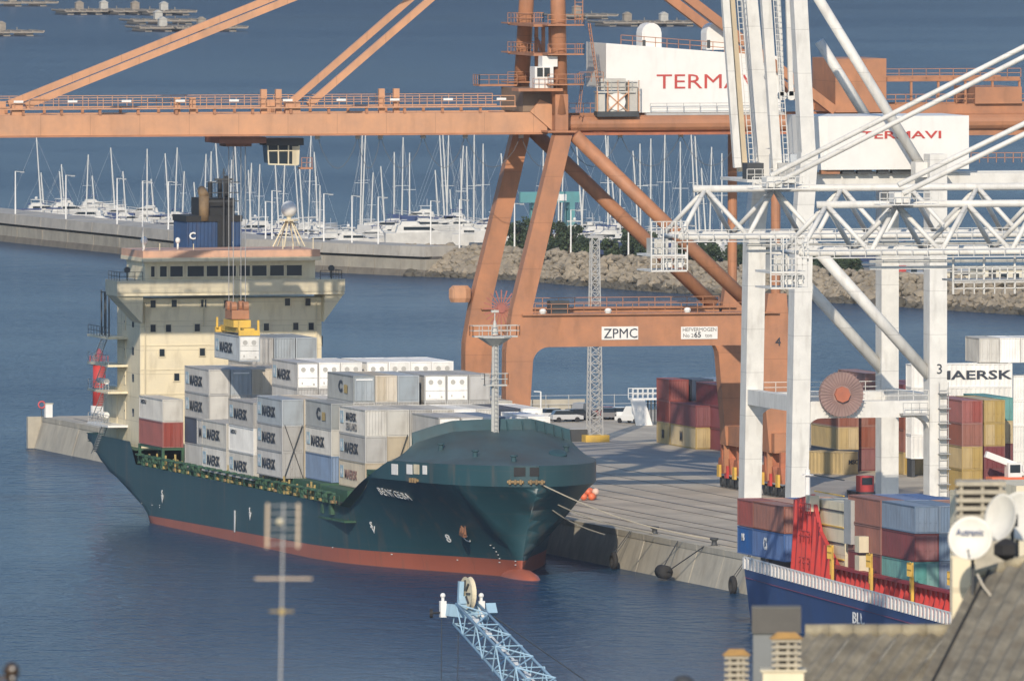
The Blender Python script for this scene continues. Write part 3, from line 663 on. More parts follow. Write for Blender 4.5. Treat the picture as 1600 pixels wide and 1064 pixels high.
for y in stations:
    kb = cinterp(KN, y); zb = interp(ZB, y); zt = topz(y); zk = min(ZK, zt-.25); pts = []
    for u in (0,.1,.2,.3,.4,.5,.6,.7,.8,.9,1):
        z = zb + (zk-zb)*u
        if y < 60:
            wl = cinterp(WL, y) if y >= 0 else 0; s = max(0, z)/ZK
            if y < 0: s0 = min(.98, (-y/7.2)**.6*.98); hb = kb*max(0, (s-s0)/(1-s0))**.75 if s > s0 else 0
            else: hb = wl + (kb-wl)*s**1.5
            if y < 3 and z < 0: hb *= .6
        elif y < 124: hb = 12.5 if z > -2 else 11.5
        else: hb = 12.5*min(1, .82+.18*min(1,(z-zb)/1.6)) if u > 0 else 9.5
        pts.append((hb, z))
    if y < 0:
        z0 = ZK*min(.98, (-y/7.2)**.6*.98); pts = [(hb, max(z, z0)) for hb, z in pts]
    pts.append((kb+.02, zt)); secs.append([(h, y, z) for h, z in pts])
m = MB(); nn = len(secs[0])
for s in (-1, 1):
    b = len(m.v)
    for sec in secs: m.v += [(s*h, y, z) for h, y, z in sec]
    for k in range(len(secs)-1):
        for j in range(nn-1 if secs[k][0][1] > 30 else nn-2):
            f = (b+k*nn+j, b+(k+1)*nn+j, b+(k+1)*nn+j+1, b+k*nn+j+1); m.f.append(f if s > 0 else f[::-1])
# transom and flat stern
L_ = secs[-1]; b = len(m.v); m.v += [(-h, y, z) for h, y, z in L_] + [(h, y, z) for h, y, z in L_[::-1]]; m.f.append(tuple(range(b, b+2*nn)))
for k in range(len(secs)-1):
    if secs[k][0][1] >= 120:
        b = len(m.v); m.v += [(-secs[k][0][0],)+secs[k][0][1:], secs[k][0], secs[k+1][0], (-secs[k+1][0][0],)+secs[k+1][0][1:]]; m.f.append((b,b+1,b+2,b+3))
hull = m.build('hull', hullm, ship, True)
from mathutils.bvhtree import BVHTree
hv, hf = list(m.v), list(m.f)
m = MB(); nb = nn-1
for s in (-1, 1):
    b = len(m.v)
    ss = [q for q in secs if q[0][1] <= 31]
    for sec in ss: m.v += [(s*(sec[-2][0]+.012),)+sec[-2][1:], (s*(sec[-1][0]+.012),)+sec[-1][1:]]
    for k in range(len(ss)-1):
        f = (b+2*k, b+2*k+2, b+2*k+3, b+2*k+1); m.f.append(f if s > 0 else f[::-1])
m.build('bow_strake', hullm, ship, True)
hf += [tuple(i+len(hv) for i in f) for f in m.f]; hv += m.v
def hull_hit(px, py):
    q = ray(px, py).normalized(); h = BV.ray_cast(CAM+q*1400, q); n_ = h[1]
    if n_ is None: return None
    if n_.dot(q) > 0: n_ = -n_
    X = V3z.cross(n_).normalized(); return h[0], X, n_.cross(X).normalized(), n_
V3z = Vector((0,0,1))
# inner bulwark / deck plates
m = MB(); m.box(-12.3, 12.3, 30, 133, 4.6, 4.8); m.box(-12.3,12.3,133,157.8,7.9,8.0); m.build('deck', greenm, ship)
# bulbous bow
m = MB(); m.lathe([(.05,-5.5),(.55,-5.3),(.95,-4.6),(1.3,-3.2),(1.5,-1),(1.5,3),(1.2,8)], (0,-.3,-.5), 16, (0,1,0)); m.build('bulbous_bow', hullm, ship, True)
# whaleback: from the knuckle up to the breakwater
TOPC = [(-9.9,13.5),(-9.2,14.2),(-5.2,15.7),(-1.5,16.3),(3.5,16.4),(6,15.9),(8.6,15.0),(9.7,13.5)]
TOPC = [(PY(x, y, 13.1).x, PY(x, y, 13.1).z) for x, y in ((644,676),(675,666),(705,657.5),(740,655.5),(780,654.5),(832,654),(862,662),(890,671))]
def topc(u):
    k = u*(len(TOPC)-1); i = min(len(TOPC)-2, int(k)); f = k-i; return TOPC[i][0]+(TOPC[i+1][0]-TOPC[i][0])*f, TOPC[i][1]+(TOPC[i+1][1]-TOPC[i][1])*f
kn = []
for y in (13,11.5,10,7.5,5,3,1,-1,-2.5,-4.5,-6,-6.9,-7.2): kn.append((-cinterp(KN, y), y, topz(y)))
kn += [(-x, y, z) for x, y, z in kn[-2::-1]]
m = MB(); N = len(kn); R_ = 5
for r in range(R_+1):
    for i, (x, y, z) in enumerate(kn):
        u = i/(N-1); tx, tz = topc(u); f = r/R_; e = f**1.0
        zz = z + (tz-1.15-z)*(f**1.6)
        m.v.append((x+(tx-x)*e, y+(12.6-y)*e, zz))
for r in range(R_):
    for i in range(N-1): m.f.append((r*N+i, r*N+i+1, (r+1)*N+i+1, (r+1)*N+i))
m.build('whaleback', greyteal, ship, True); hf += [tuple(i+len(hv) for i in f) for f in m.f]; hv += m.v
m = MB()
for k in range(24):
    a, b = topc(k/24), topc((k+1)/24)
    m.add([(a[0],12.6,a[1]-1.4),(b[0],12.6,b[1]-1.4),(b[0]*1.003,13.1,b[1]),(a[0]*1.003,13.1,a[1]),(a[0],13.3,a[1]-1.4),(b[0],13.3,b[1]-1.4),(b[0],13.3,b[1]),(a[0],13.3,a[1])], [(0,1,2,3),(3,2,6,7),(7,6,5,4)])
m.build('breakwater_bulwark', tealm, ship)
for k in range(18, 30, 2):
    a = topc(k/30); m = MB(); m.bar((a[0],12.2,a[1]-1.35), (a[0],12.85,a[1]-.15), .08, .3); m.build('bulwark_stay', tealm, ship)
m = MB(); m.box(-9.8,9.8,13.3,30,9.9,10.4); m.build('forecastle_deck', greenm, ship)
m = MB(); m.box(-9.8,9.8,29.6,30,6,9.9); m.build('forecastle_bulkhead', greenm, ship)
# foredeck hatch and mast
for x, y, z in ((-4.5,2.5,13.1),(-1.5,-2.5,12.75),(6.6,6.5,13.3),(-6.8,8.5,13.6)):
    m = MB(); m.lathe([(.28,-.3),(.28,.35),(.42,.4),(.42,.55)], (x,y,z), 10); m.build('deck_vent', tealm, ship)
m = MB(); m.lathe([(1.0,0),(1.0,.25),(.7,.35)], (4.8,3.2,13.0), 14, (0,-.35,1)); m.build('foredeck_hatch', tealm, ship)
bm = PX(770, 670, 0); top = PX(770, 500, 0).z
t0 = (0, 12.9, 14.5)
m = MB(); m.tube((.1,12.2,14.2), (.1,12.2,24.6), .42, .32, 12); m.lathe([(.4,0),(.12,1.5),(.05,1.6)], (.1,12.2,25.6), 8); fm = m.build('foremast', mat('weathered_mast',(.5,.5,.47),.6,var=.15), ship)
m = MB(); m.lathe([(.5,24.4),(1.9,25.3),(1.9,25.45),(.4,25.5)], (.1,12.2,0), 10); m.box(-2.3,2.5,11.6,12.8,25.35,25.5); m.rail([(-2.5,11.5,25.5),(2.7,11.5,25.5),(2.7,12.9,25.5),(-2.5,12.9,25.5),(-2.5,11.5,25.5)], 1.1, .9, .06); m.tube((.1,12.2,27),(.1,12.2,28.3),.06); m.box(-.3,.5,12,12.4,28,28.25); m.build('mast_platform', mat('weathered_mast',(.5,.5,.47)), fm)
m = MB(); m.box(-1.1,1.3,11.5,12.6,20.1,20.25); m.rail([(-1.2,11.5,20.25),(1.4,11.5,20.25),(1.4,12.8,20.25)], 1.2, .9, .07); m.rail([(-1.2,12.8,20.25),(-1.2,11.5,20.25)], 1.2, .9, .07); m.build('lower_platform', mat('weathered_mast',(.5,.5,.47)), fm)
m = MB(); m.ladder((.1,11.55,15), (.1,11.6,25), .45); m.build('ladder', steel, fm)
# mooring openings in the bow strake
BV = BVHTree.FromPolygons(hv, hf)
def panel(m, p, X, Y, Z, w_, h, o=.03, d=.12):
    c = p+Z*o; q = [c-X*w_/2-Y*h/2, c+X*w_/2-Y*h/2, c+X*w_/2+Y*h/2, c-X*w_/2+Y*h/2]; m.prism(q[::-1], -Z*d)
for px, py, wd, ht, mm in ((617,733,1.5,1.15,white2),(640,733,1.3,1.05,white2),(651,733,1.2,1.05,creamd),(664,734,.9,.95,white2),(812,737,1.25,.95,black),(835,737,1.0,.95,black)):
    p, X, Y, Z = hull_hit(px, py); m = MB(); panel(m, p, X, Y, Z, wd, ht, .06); m.build('mooring_opening', mm, ship)
for px, py in ((648,750),(806,753),(838,753)):
    p, X, Y, Z = hull_hit(px, py); m = MB(); m.tube(p-X*.9+Z*.12, p+X*.9+Z*.12, .16, n=8)
    for e in (-.6,0,.6): m.lathe([(.14,-.25),(.14,.25)], p+X*e+Z*.25, 8)
    m.build('roller_fairlead', mat('rusty_steel', (.3,.2,.09), .8, var=.4), ship)
for i, ch in enumerate('BENTGEBA'):
    p, X, U, Z = hull_hit(596+6.1*i, 772+1.15*i)
    text(ch, 1.0, lettering_white, ship, p+Z*.08-ship.location, (X, U, Z), 'name_letter', sx=1.0)
def mark(px, py, s, h):
    r = hull_hit(px, py)
    if r: p, X, U, Z = r; text(s, h, lettering_white, ship, p+Z*.08-ship.location, (X, U, Z), 'hull_mark', sx=1.3, bold=.02)
for a in ((253,776,'S',.8),(253,785,'V',.9),(390,802,'S',.7),(390,812,'V',.9),(366,830,'I',2.4),(250,793,':',.5),(580,824,'S',.7),(583,832,'V',.8),(700,846,'8',1.),(728,845,'C',.9),(612,868,'-',.6),(520,857,'-',.5),(715,876,'-',.5),(208,786,'-',.5),(222,788,'-',.5),(238,791,'-',.5)): mark(*a)
for k, (px, py) in enumerate([(767,853),(772,857),(776,863),(779,868),(781,874),(781,880),(806,878),(806,884)]): mark(px, py, '-', .55)
# anchor in its pocket
p = hull_hit(726, 826)[0]
m = MB(); m.bar(p+Vector((-.2,.9,1.3)), p+Vector((-.25,-.3,-.6)), .3); m.bar(p+Vector((-.3,.5,-.5)), p+Vector((-.3,-1.3,-.7)), .4, .35)
for e in (.5,-1.3): m.bar(p+Vector((-.3,e,-.6)), p+Vector((-.25,e*1.15+.3,.35)), .3, w2=.08)
m.build('anchor', mat('rusty_anchor', (.2,.09,.05), .8, var=.4), ship)
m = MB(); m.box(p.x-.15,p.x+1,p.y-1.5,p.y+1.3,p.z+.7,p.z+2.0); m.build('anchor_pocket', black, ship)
# deck edge: green pillars, coaming and yellow fittings
m = MB(); m.box(-11.4,11.4,32,131,4.8,6.6); m.build('hatch_coaming', darksteel, ship)
yp = 129.0; rp = random.Random(9)
while yp > 34:
    for s in (-1,1):
        m = MB(); m.prism([(s*12.35,yp-.55,5.2),(s*12.35,yp+.55,5.2),(s*12.35,yp+.3,7.6),(s*12.35,yp-.3,7.6)], (-s*.6,0,0)); m.box(s*12.4-.6,s*12.4+.1,yp-.8,yp+.8,7.55,7.75); m.build('deck_pillar', greenm, ship)
    yp -= rp.uniform(2.6,4.4)
for s in (-1,1):
    m = MB(); m.rail([(s*12.4,131,6.45),(s*12.4,32,6.45)], 1.0, 1.8, .06); m.build('deck_rail', greenm, ship)
rr = random.Random(5)
for k in range(22):
    y = 126-4.3*k+rr.uniform(-1,1); m = MB(); m.tube((-12.1,y,6.5),(-12.1,y,6.5+rr.uniform(.6,1.6)),.12,n=6); m.box(-12.5,-11.9,y-.35,y+.35,6.5,6.8)
    m.build('deck_fitting', mat('dull_yellow',(.42,.31,.1),.7,var=.3) if k % 3 else mat('rusty_steel', (.3,.2,.09)), ship)
for k, y in enumerate((112, 85.3, 58.2, 45.3)):
    m = MB(); m.rail([(-12.3,y-1.2,6.6),(-12.3,y+1.2,6.6)], 1.2, .6, .09); m.ladder((-12.35,y,5.8),(-12.35,y,8.4),.5,(0,1,0),.09); m.build('access_ladder', mat('dull_yellow',(.42,.31,.1)), ship)
# aft side platform, accommodation
ac = MB(); ac.box(-10.75,10.75,137,149,8.0,25.2); acc = ac.build('accommodation_block', cream, ship)
m = MB()   # flared underside of the bridge wings
m.box(-13.9,13.0,135.0,140.9,25.6,25.94); m.build('wing_deck', cream, ship)
for s_, e_ in ((-1,13.9),(1,13.0)): m = MB(); m.prism([(s_*e_,135.4,25.58),(s_*10.77,135.9,22.4),(s_*10.77,135.4,25.58)], (0,5.2,0)); m.build('wing_bracket', cream, ship)
m = MB(); m.box(-13.95,13.05,134.9,141,25.95,27.35); m.build('bridge_front_bulwark', creamd, ship)
m = MB(); m.box(-10.3,9.9,136.6,146,27.35,29.9); br = m.build('bridge_house', cream, ship)
m = MB(); m.box(-10.7,10.3,135.7,147,29.95,30.75); m.build('bridge_roof', mat('salmon_roof_paint', (.62,.36,.24), .6, var=.15, streak=.2), br)
m = MB(); m.box(-10.75,10.35,135.6,147.1,29.5,29.95); m.build('roof_fascia', cream, br)
wx = [235,250,263,274,282,292,317,319,340,342,368,371,383,385,394,412,421,444,448,470]
for x0, x1 in ((235,242),(249,261),(265,286),(292,319),(322,341),(343,369),(373,391),(393,417),(421,444),(447,472)):
    a = PY(x0, 440, 136.55); b = PY(x1, 427, 136.55); m = MB(); m.box(a.x,b.x,136.5,136.6,27.75,28.95); wn = m.build('bridge_window', gl, br)
    m = MB()
    for u in (a.x, b.x): m.bar((u,136.48,27.7),(u,136.48,29.0),.1)
    m.bar((a.x,136.48,29.0),(b.x,136.48,29.0),.1); m.bar((a.x,136.48,27.7),(b.x,136.48,27.7),.1); m.build('frame', cream, wn)
for s in (-13.6, 12.7):
    m = MB(); m.rail([(s,135.1,27.35),(s*.8,135.1,27.35)], 1.0, .9, .06); m.rail([(s,135.1,27.35),(s,140.8,27.35)], 1.0, 1.2, .06); m.build('wing_rail', darksteel, ship)
    m = MB(); m.tube((s*.92,136,27.4),(s*.92,136,28.4),.08); m.lathe([(.35,-.2),(.35,.2)], (s*.92,136,28.6), 10, (0,1,0)); m.build('searchlight', darksteel, ship)
wins = [(239,475),(272,474),(318,474),(354,475),(378,474),(449,472),(481,472),(239,513),(263,513),(308,512),(416,511),(462,510),(486,510),(253,551),(316,550),(276,589)]
for x, y in wins:
    a = PY(x, y, 136.95); u = (a.x+10.75)/21.5
    Yw = 136.95
    m = MB(); m.box(a.x-.42,a.x+.42,Yw-.06,Yw+.2,a.z-.55,a.z+.55); f = m.build('window', creamd, acc)
    m = MB(); m.box(a.x-.3,a.x+.3,Yw-.09,Yw,a.z-.42,a.z+.42); m.build('pane', gl, f)
for x0, z0, z1 in ((-10.2,12,24.8),(10.1,17,25.0),(-3.2,22,25.2)):
    m = MB(); m.tube((x0,136.85,z0),(x0,136.85,z1),.09,n=6); m.build('drain_pipe', creamd, acc)
for z in (14.2,17.0,19.8,22.6):
    m = MB(); m.box(-10.78,10.78,136.93,136.99,z-.05,z+.05); m.build('deck_band', creamd, acc)
for z in (11.0,15.0,18.1,21.3):
    m = MB(); m.box(-10.82,-10.74,144.5,145.5,z,z+2.0); dd = m.build('door', creamd, acc); m = MB(); m.box(-10.86,-10.81,144.7,144.8,z+.9,z+1.1); m.build('handle', darksteel, dd)
    m = MB(); m.box(-10.8,-10.74,140.2,141.0,z+.5,z+1.4); m.build('window', gl, acc)
# starboard stair tower
for z in (10.1,14.0,17.1,20.3):
    m = MB(); m.box(-13.1,-10.75,143.5,154.5,z,z+.25); pl = m.build('platform', white2 if z < 12 else cream, ship)
    m = MB(); m.rail([(-13.0,154.4,z+.25),(-13.0,143.6,z+.25)], 1.1, 1.5, .06); m.build('rail', darksteel if z > 19 else steel, pl)
    m = MB(); m.ladder((-12.6,153,z-3.4),(-12.6,147.5,z),.7,(1,0,0),.08,.4); m.build('stair', steel, pl)
m = MB(); m.ladder((-12.4,148,20.6),(-12.4,148,25.5),.7,(0,1,0),.12); m.bar((-12.4,150,20.6),(-12.4,150,25.8),.15); m.bar((-12.4,146,20.6),(-12.4,146,25.8),.15); m.bar((-12.4,150,25.6),(-12.4,146,25.6),.15); m.build('ladder_cage', darksteel, ship)
m = MB(); m.box(-10.8,10.8,149,156,8.0,14.5); m.build('aft_deckhouse', cream, ship)
for z, a in ((14.4,-1.),(10.5,1.)):
    for k in range(3): m = MB(); m.lathe([(.35,-.5),(.35,.5)], (-12.2,151.5-k*1.4,z+.85), 10, (0,1,0)); m.build('liferaft_canister', white2, ship)
for s, nm in ((10.95,'wing'),):
    m = MB(); m.box(10.75,11.6,140,141.5,19.4,20.6); m.build('side_lamp_box', darksteel, ship)
# funnel with blue casing
fb = mat('funnel_blue', (.022,.065,.17), .6, var=.15, streak=.4); fk = mat('funnel_black', (.015,.017,.02), .7)
m = MB(); rib(m, (-2.2,150,0), (1,0,0), 6.5, (0,-1,0), 24, 33.6, .45, .07); rib(m, (-2.2,157,0), (0,-1,0), 7, (-1,0,0), 24, 33.6, .45, .07); rib(m, (4.3,150,0), (0,1,0), 7, (1,0,0), 24, 33.6, .45, .07); rib(m, (4.3,157,0), (-1,0,0), 6.5, (0,1,0), 24, 33.6, .45, .07)
m.build('funnel_casing', fb, ship)
m = MB(); m.box(-2.3,4.4,149.9,157.1,33.6,34.3); m.box(1.4,3.0,149.7,149.9,24,33.6); m.box(-.2,3.6,150.5,156.5,34.3,36.3); m.build('funnel_top', fk, ship)
text('C', .8, lettering_white, ship, Vector((-2.0,149.85,31.6))-ship.location, '-y', 'funnel_mark', bold=.04)
m = MB(); m.tube((-.1,150.3,33.7),(-.1,150.3,36.6),.62,n=12); m.tube((-.1,150.3,36.6),(-.1,151.6,37.3),.6,.5,12); m.build('exhaust_pipe', mat('scorched_brass', (.2,.135,.07), .7, .0, var=.35), ship, True)
for x, y in ((2.2,152),(3.3,153.5),(1.6,154.5)): m = MB(); m.tube((x,y,36),(x,y,37.5+.4*x),.28,n=8); m.build('exhaust_pipe', fk, ship)
m = MB(); m.tube((2.0,149.2,30.5),(2.0,149.2,39.8),.16,.08,8)
for z in (36.0,37.0,38.2): m.bar((.2,149.2,z),(3.8,149.2,z),.12)
m.bar((.6,149.2,37.3),(2,149.2,39.5),.05); m.bar((3.4,149.2,37.3),(2,149.2,39.5),.05); m.box(.9,3.1,149,149.3,38.4,38.65); m.build('radar_mast', darksteel, ship)
m = MB(); c = Vector((8.9,145.5,30.8))
for k in range(6): a = k*math.pi/3; m.tube(c+Vector((math.cos(a)*1.9,math.sin(a)*1.9,0)), c+Vector((math.cos(a)*.35,math.sin(a)*.35,3.0)), .09, n=5)
m.lathe([(1.1,3.0),(1.1,3.15)], c, 10); m.tube(c+Vector((0,0,3)),c+Vector((0,0,3.6)),.25); ad = m.build('radome_tripod', cream, ship)
m = MB(); m.sphere(c+Vector((0,0,4.35)), .95, 16, 10); m.build('radome', white2, ad, True)
for x, r_ in ((-9.6,.42),(-5.6,.3)): m = MB(); m.tube((x,140,30.7),(x,140,31.5),.12); m.sphere((x,140,31.8), r_, 10, 8, 1.2); m.build('satellite_dome', white2, ship, True)
for x in (-8.2,-4.2,0.5,6.4,7.6,10.0): m = MB(); m.tube((x,138,30.7),(x,138,31.4+rr.random()),.06,n=5); m.build('roof_vent', cream, ship)
m = MB(); m.tube((-10.4,137,29),(-10.4,137,38.5),.06,.03,5); m.build('whip_aerial', white2, ship)
# boarding ladder marks: mooring ropes from the bow
for i, (a, b) in enumerate([((838,753),(1110,842)),((806,753),(1020,833)),((812,753),(945,835))]):
    p = hull_hit(*a)[0]; q = PZ(b[0], b[1], QZ+.4); m = MB(); prev = None
    for k in range(13):
        u = k/12; c = p.lerp(q, u) - Vector((0,0,.9*math.sin(math.pi*u)))
        if prev is not None: m.tube(prev, c, .07, n=5)
        prev = c
    tag(m.build('mooring_rope', ropem), ['taut pale mooring rope running farthest along the quay from the green bow','slack mooring rope from the green bow to the nearer bollard','short mooring rope dropping from the green bow to the wall corner'][i], 'rope', 'mooring ropes of the green ship')
# green gangway pole / draught ladder on the quay side
# ------------------------------------------------------------------ cargo on the green ship
BAYN = {'A':'aftmost bay','B':'second bay from bridge','C':'third bay from bridge','D':'fourth bay from bridge','E':'fifth bay from bridge','F':'sixth bay from bridge','G':'seventh bay from bridge','H':'foremost bay'}
BAYY = {'A':118,'B':105,'C':86,'D':72.6,'E':58.8,'F':45.9,'G':33.2,'H':20}
TIER = ['bottom','second','third','fourth','fifth']
ROWN = {}
def stack(bay, X, z, specs, row):
    for i, s in enumerate(specs):
        if s is None:
            container(X, BAYY[bay], z, 'grey', 'grey container buried in the lower tiers of the ship cargo', H=2.9, group='containers buried in the ship cargo'); z += 2.9; continue
        H, color, end, txt = s[:4]
        look = {'M':' with dark lettering','MS':' with two-line lettering','Mr':' with faded lettering','C':' with dark C','s':' with small lettering'}.get(txt, '')
        pos = 'top' if i == len(specs)-1 else TIER[i]
        container(X, BAYY[bay], z, color, '%s container%s, %s tier, %s row, %s' % (WORD[color], look, pos, row, BAYN[bay]), H=H, end=end, txt=txt, group='containers on the green ship'); z += H
N_ = None
stack('A', -12.45, 8.9, [(2.9,'red','door',None),(2.59,'pale','panel','s')], 'outer')
for i, X in enumerate((-1.9,.65,3.2)): stack('A', X, 6.8, [N_,N_,N_,N_,(2.9,['grey','bluegrey','bluegrey'][i],['plain','plain','panel'][i],None)], ['central','right-central','right-hand'][i])
stack('B', -10.05, 6.7, [N_], 'second')
for k in range(2): container(-10.05, 105+6.13*k, 9.6, ['grey','navy'][k], ['short light grey container beside the navy one in the second bay from the bridge','short navy container beside the red one behind the outer stack'][k], L=6.06, H=2.9, end='plain', group='containers on the green ship', txt=None if k else ('-x','MAE',1.0,lettering_dark,0,5.0,.9,1.1))
for k in range(2): container(-10.05, 105, 12.5+2.9*k, 'grey', 'light grey lettered container, %s of the two beside the cream bridge front' % ['lower','upper'][k], H=2.9, end='panel', endm='pale', txt='M', group='containers on the green ship')
for i, X in enumerate((-7.5,-5.0,-2.5,0,2.5,5,7.5)): stack('B', X, 6.7, [N_,N_,N_,(2.9,['bluegrey','beige','grey','pale','grey','grey','pale'][i],['stripe','door','plain','plain','plain','plain','plain'][i],None)], nth(i+2))
stack('C', -12.45, 7.2, [(2.9,'pale','panel','M'),(2.9,'pale','panel','M')], 'outer')
for i in range(1, 9): stack('C', -12.45+2.5*i, 7.2, [N_,N_], nth(i))
stack('D', -12.45, 7.2, [(2.9,'pale','panel','M'),(2.9,'reefer','panel','s'),(2.9,'grey','panel','M')], 'outer')
stack('D', -9.95, 7.2, [N_,N_,N_], 'second')
for i in range(7):
    X = -7.45+2.5*i+(.5 if i > 2 else 0); stack('D', X, 8.7, [N_,N_,N_,(2.9,'reefer' if i else 'grey','reefer','M' if i == 0 else None)], nth(i+2))
stack('E', -12.45, 8.1, [(2.9,'grey','door','M'),(2.9,'grey','panel','M'),(2.9,'bluegrey','panel','M')], 'outer')
for i in range(1, 10): stack('E', -12.45+2.5*i, 8.1, ([(2.9,'beige','reefer',None)]*2 if i == 1 else [N_,N_])+[(2.9,['pale','beige','pale','reefer','grey','pale','beige','pale','grey','grey'][i],'reefer' if i < 3 else 'plain',None)], nth(i))
stack('F', -9.95, 8.2, [(2.9,'tarp','plain',None),(2.9,'pale','panel','M'),(2.9,'darkgrey','panel','C')], 'second')
for i, (c, e, t_) in enumerate([('darkgrey','stripe','C'),('beige','door',None),('bluegrey','panel',None),('grey','reefer',None),('grey','reefer',None),('grey','panel',None),('pale','panel',None)]):
    X = -7.45+2.5*i+(.55 if i > 2 else 0); stack('F', X, 8.3, [N_,N_,N_,(2.9,c,e,t_)] if i < 6 else [N_,N_,(2.9,c,e,t_)], nth(i+2))
stack('G', -9.2, 8.0, [(2.9,'beige','panel','Mr'),(2.9,'grey','panel','M'),(2.9,'pale','plain','MS')], 'outer')
for i, (c, e) in enumerate([('pale','panel'),('grey','plain'),('pale','plain'),('reefer','reefer'),('pale','plain'),('navy','plain'),('reefer','reefer')]):
    stack('G', -6.7+2.5*i, 8.0, [N_,(2.9,'beige' if i == 0 else 'pale','panel',None),(2.9,c,e,None)], nth(i+1))
for i, (c, e, n_) in enumerate([('grey','reefer',2),('grey','reefer',2),('slate','panel',2),('grey','plain',1),('reefer','reefer',2)]):
    stack('H', -4.2+2.5*i, 10.6, [N_]*(n_-1)+[(2.9,c,e,None)], nth(i))
for k, (b, y) in enumerate(BAYY.items()):
    if b == 'H': continue
    m = MB(); zt = {'A':6.75,'B':6.65,'C':7.15,'D':7.15,'E':8.05,'F':8.15,'G':7.95}[b]
    m.box(-11.2, 11.4, y-.1, y+12.3, 6.61, zt); m.build('hatch_cover', greenm, ship)
m = MB(); m.box(-5,9,19.5,33,10.41,10.55); m.build('hatch_cover', greenm, ship)
m = MB(); m.bar((-12.4,118,6.6),(-12.4,118,8.85),.3); m.bar((-10.1,118,6.6),(-10.1,118,8.85),.3); m.bar((-12.4,130,6.6),(-12.4,130,8.85),.3); m.bar((-10.1,130,6.6),(-10.1,130,8.85),.3); m.box(-12.5,-9.9,117.9,130.2,8.6,8.86); m.build('container_pedestal', greenm, ship)
for Y, X, z0, z1 in ((58.6,-12.3,8.1,14),(58.6,-10.1,8.1,14),(33,-6.6,8,14)):
    m = MB(); m.tube((X,Y-.12,z0),(X+(2.1 if X < -11 or X > -7 else -2.1),Y-.12,z1),.05,n=5); m.build('lashing_rod', darksteel, ship)
# ------------------------------------------------------------------ orange gantry crane
V = Vector
def hbeam(m, a, b, w_, h): m.bar(a, b, w_, h)
oc = thing('gantry_crane', 'orange ship-to-shore gantry crane with its long boom lowered over the green ship', 'crane', (36,97,QZ))
YN, YF = 88.0, 107.0
for Y in (YN, YF):
    # waterside leg: lower post, haunch and raking upper post
    m = MB(); m.add([(20.1,Y-1.1,7.5),(22.5,Y-1.1,7.5),(22.5,Y+1.1,7.5),(20.1,Y+1.1,7.5),(20.2,Y-1,21),(23.4,Y-1,21),(23.4,Y+1,21),(20.2,Y+1,21)], [(3,2,1,0),(4,5,6,7),(0,1,5,4),(1,2,6,5),(2,3,7,6),(3,0,4,7)])
    m.add([(20.2,Y-1,21),(23.4,Y-1,21),(23.4,Y+1,21),(20.2,Y+1,21),(21.0,Y-.95,25.6),(23.3,Y-.95,25.6),(23.3,Y+.95,25.6),(21.0,Y+.95,25.6)], [(0,1,5,4),(1,2,6,5),(2,3,7,6),(3,0,4,7),(4,5,6,7)])
    m.add([(21.0,Y-.95,25.6),(23.3,Y-.95,25.6),(23.3,Y+.95,25.6),(21.0,Y+.95,25.6),(25.9,Y-.85,45),(27.9,Y-.85,45),(27.9,Y+.85,45),(25.9,Y+.85,45)], [(0,1,5,4),(1,2,6,5),(2,3,7,6),(3,0,4,7),(4,5,6,7)])
    m.build('leg', orange, oc)
    # landside leg
    m = MB(); m.add([(50.9,Y-1.1,9),(53.1,Y-1.1,9),(53.1,Y+1.1,9),(50.9,Y+1.1,9),(49.9,Y-1,21),(53.4,Y-1,21),(53.4,Y+1,21),(49.9,Y+1,21)], [(3,2,1,0),(4,5,6,7),(0,1,5,4),(1,2,6,5),(2,3,7,6),(3,0,4,7)])
    m.add([(49.9,Y-1,21),(53.4,Y-1,21),(53.4,Y+1,21),(49.9,Y+1,21),(50.9,Y-.7,27),(53.0,Y-.7,27),(53.0,Y+.7,27),(50.9,Y+.7,27)], [(0,1,5,4),(1,2,6,5),(2,3,7,6),(3,0,4,7),(4,5,6,7)])
    m.tube((51.9,Y,27),(51.9,Y,45.5),.55,n=12); m.bar((53.2,Y,21.5),(56,Y,33),1.4,1.2,w2=.9,h2=.8) if Y == YN else None
    m.build('leg', orange, oc)
    # portal beam with rounded haunches
    m = MB(); m.box(23.2,50.1,Y-.92,Y+.92,21.2,24.75); m.box(22,52,Y-1.3,Y+1.3,24.75,24.95)
    for xa, sg in ((23.3,1),(50.0,-1)):
        pts = [(xa,Y-.92,21.2)]+[(xa+sg*(1.9-1.9*math.cos(a)), Y-.92, 19.3+1.9*math.sin(a)) for a in [math.pi/2*k/6 for k in range(7)]][::1]
        m.prism(pts if sg < 0 else pts[::-1], (0,1.84,0))
    pb = m.build('portal_beam', orange, oc)
    m = MB(); m.rail([(23.5,Y-1.2,24.95),(50,Y-1.2,24.95)], 1.1, 1.8, .07); m.build('walkway_rail', orange, pb)
    m = MB(); m.tube((28.4,Y,45),(49.7,Y,25),.78,n=14); m.build('diagonal_brace', orange, oc, True)
    for X in (21.3,52): m = MB(); m.box(X-1.1,X+1.1,Y-.2,Y+.2,5.8,9); m.build('leg_foot', orange, oc)
for k, x in enumerate((848,950,1074)):
    p = PY(x, 482, YN-1.1); m = MB(); m.lathe([(.3,0),(.42,.3),(.3,.55),(.05,.6)], (p.x,YN-1.1,24.95), 10); m.build('floodlight', white2, oc)
p = PY(872, 492, YN); m = MB(); m.box(p.x-1.1,p.x+1.1,YN-.8,YN+.8,24.96,26.4); m.build('equipment_box', darksteel, oc)
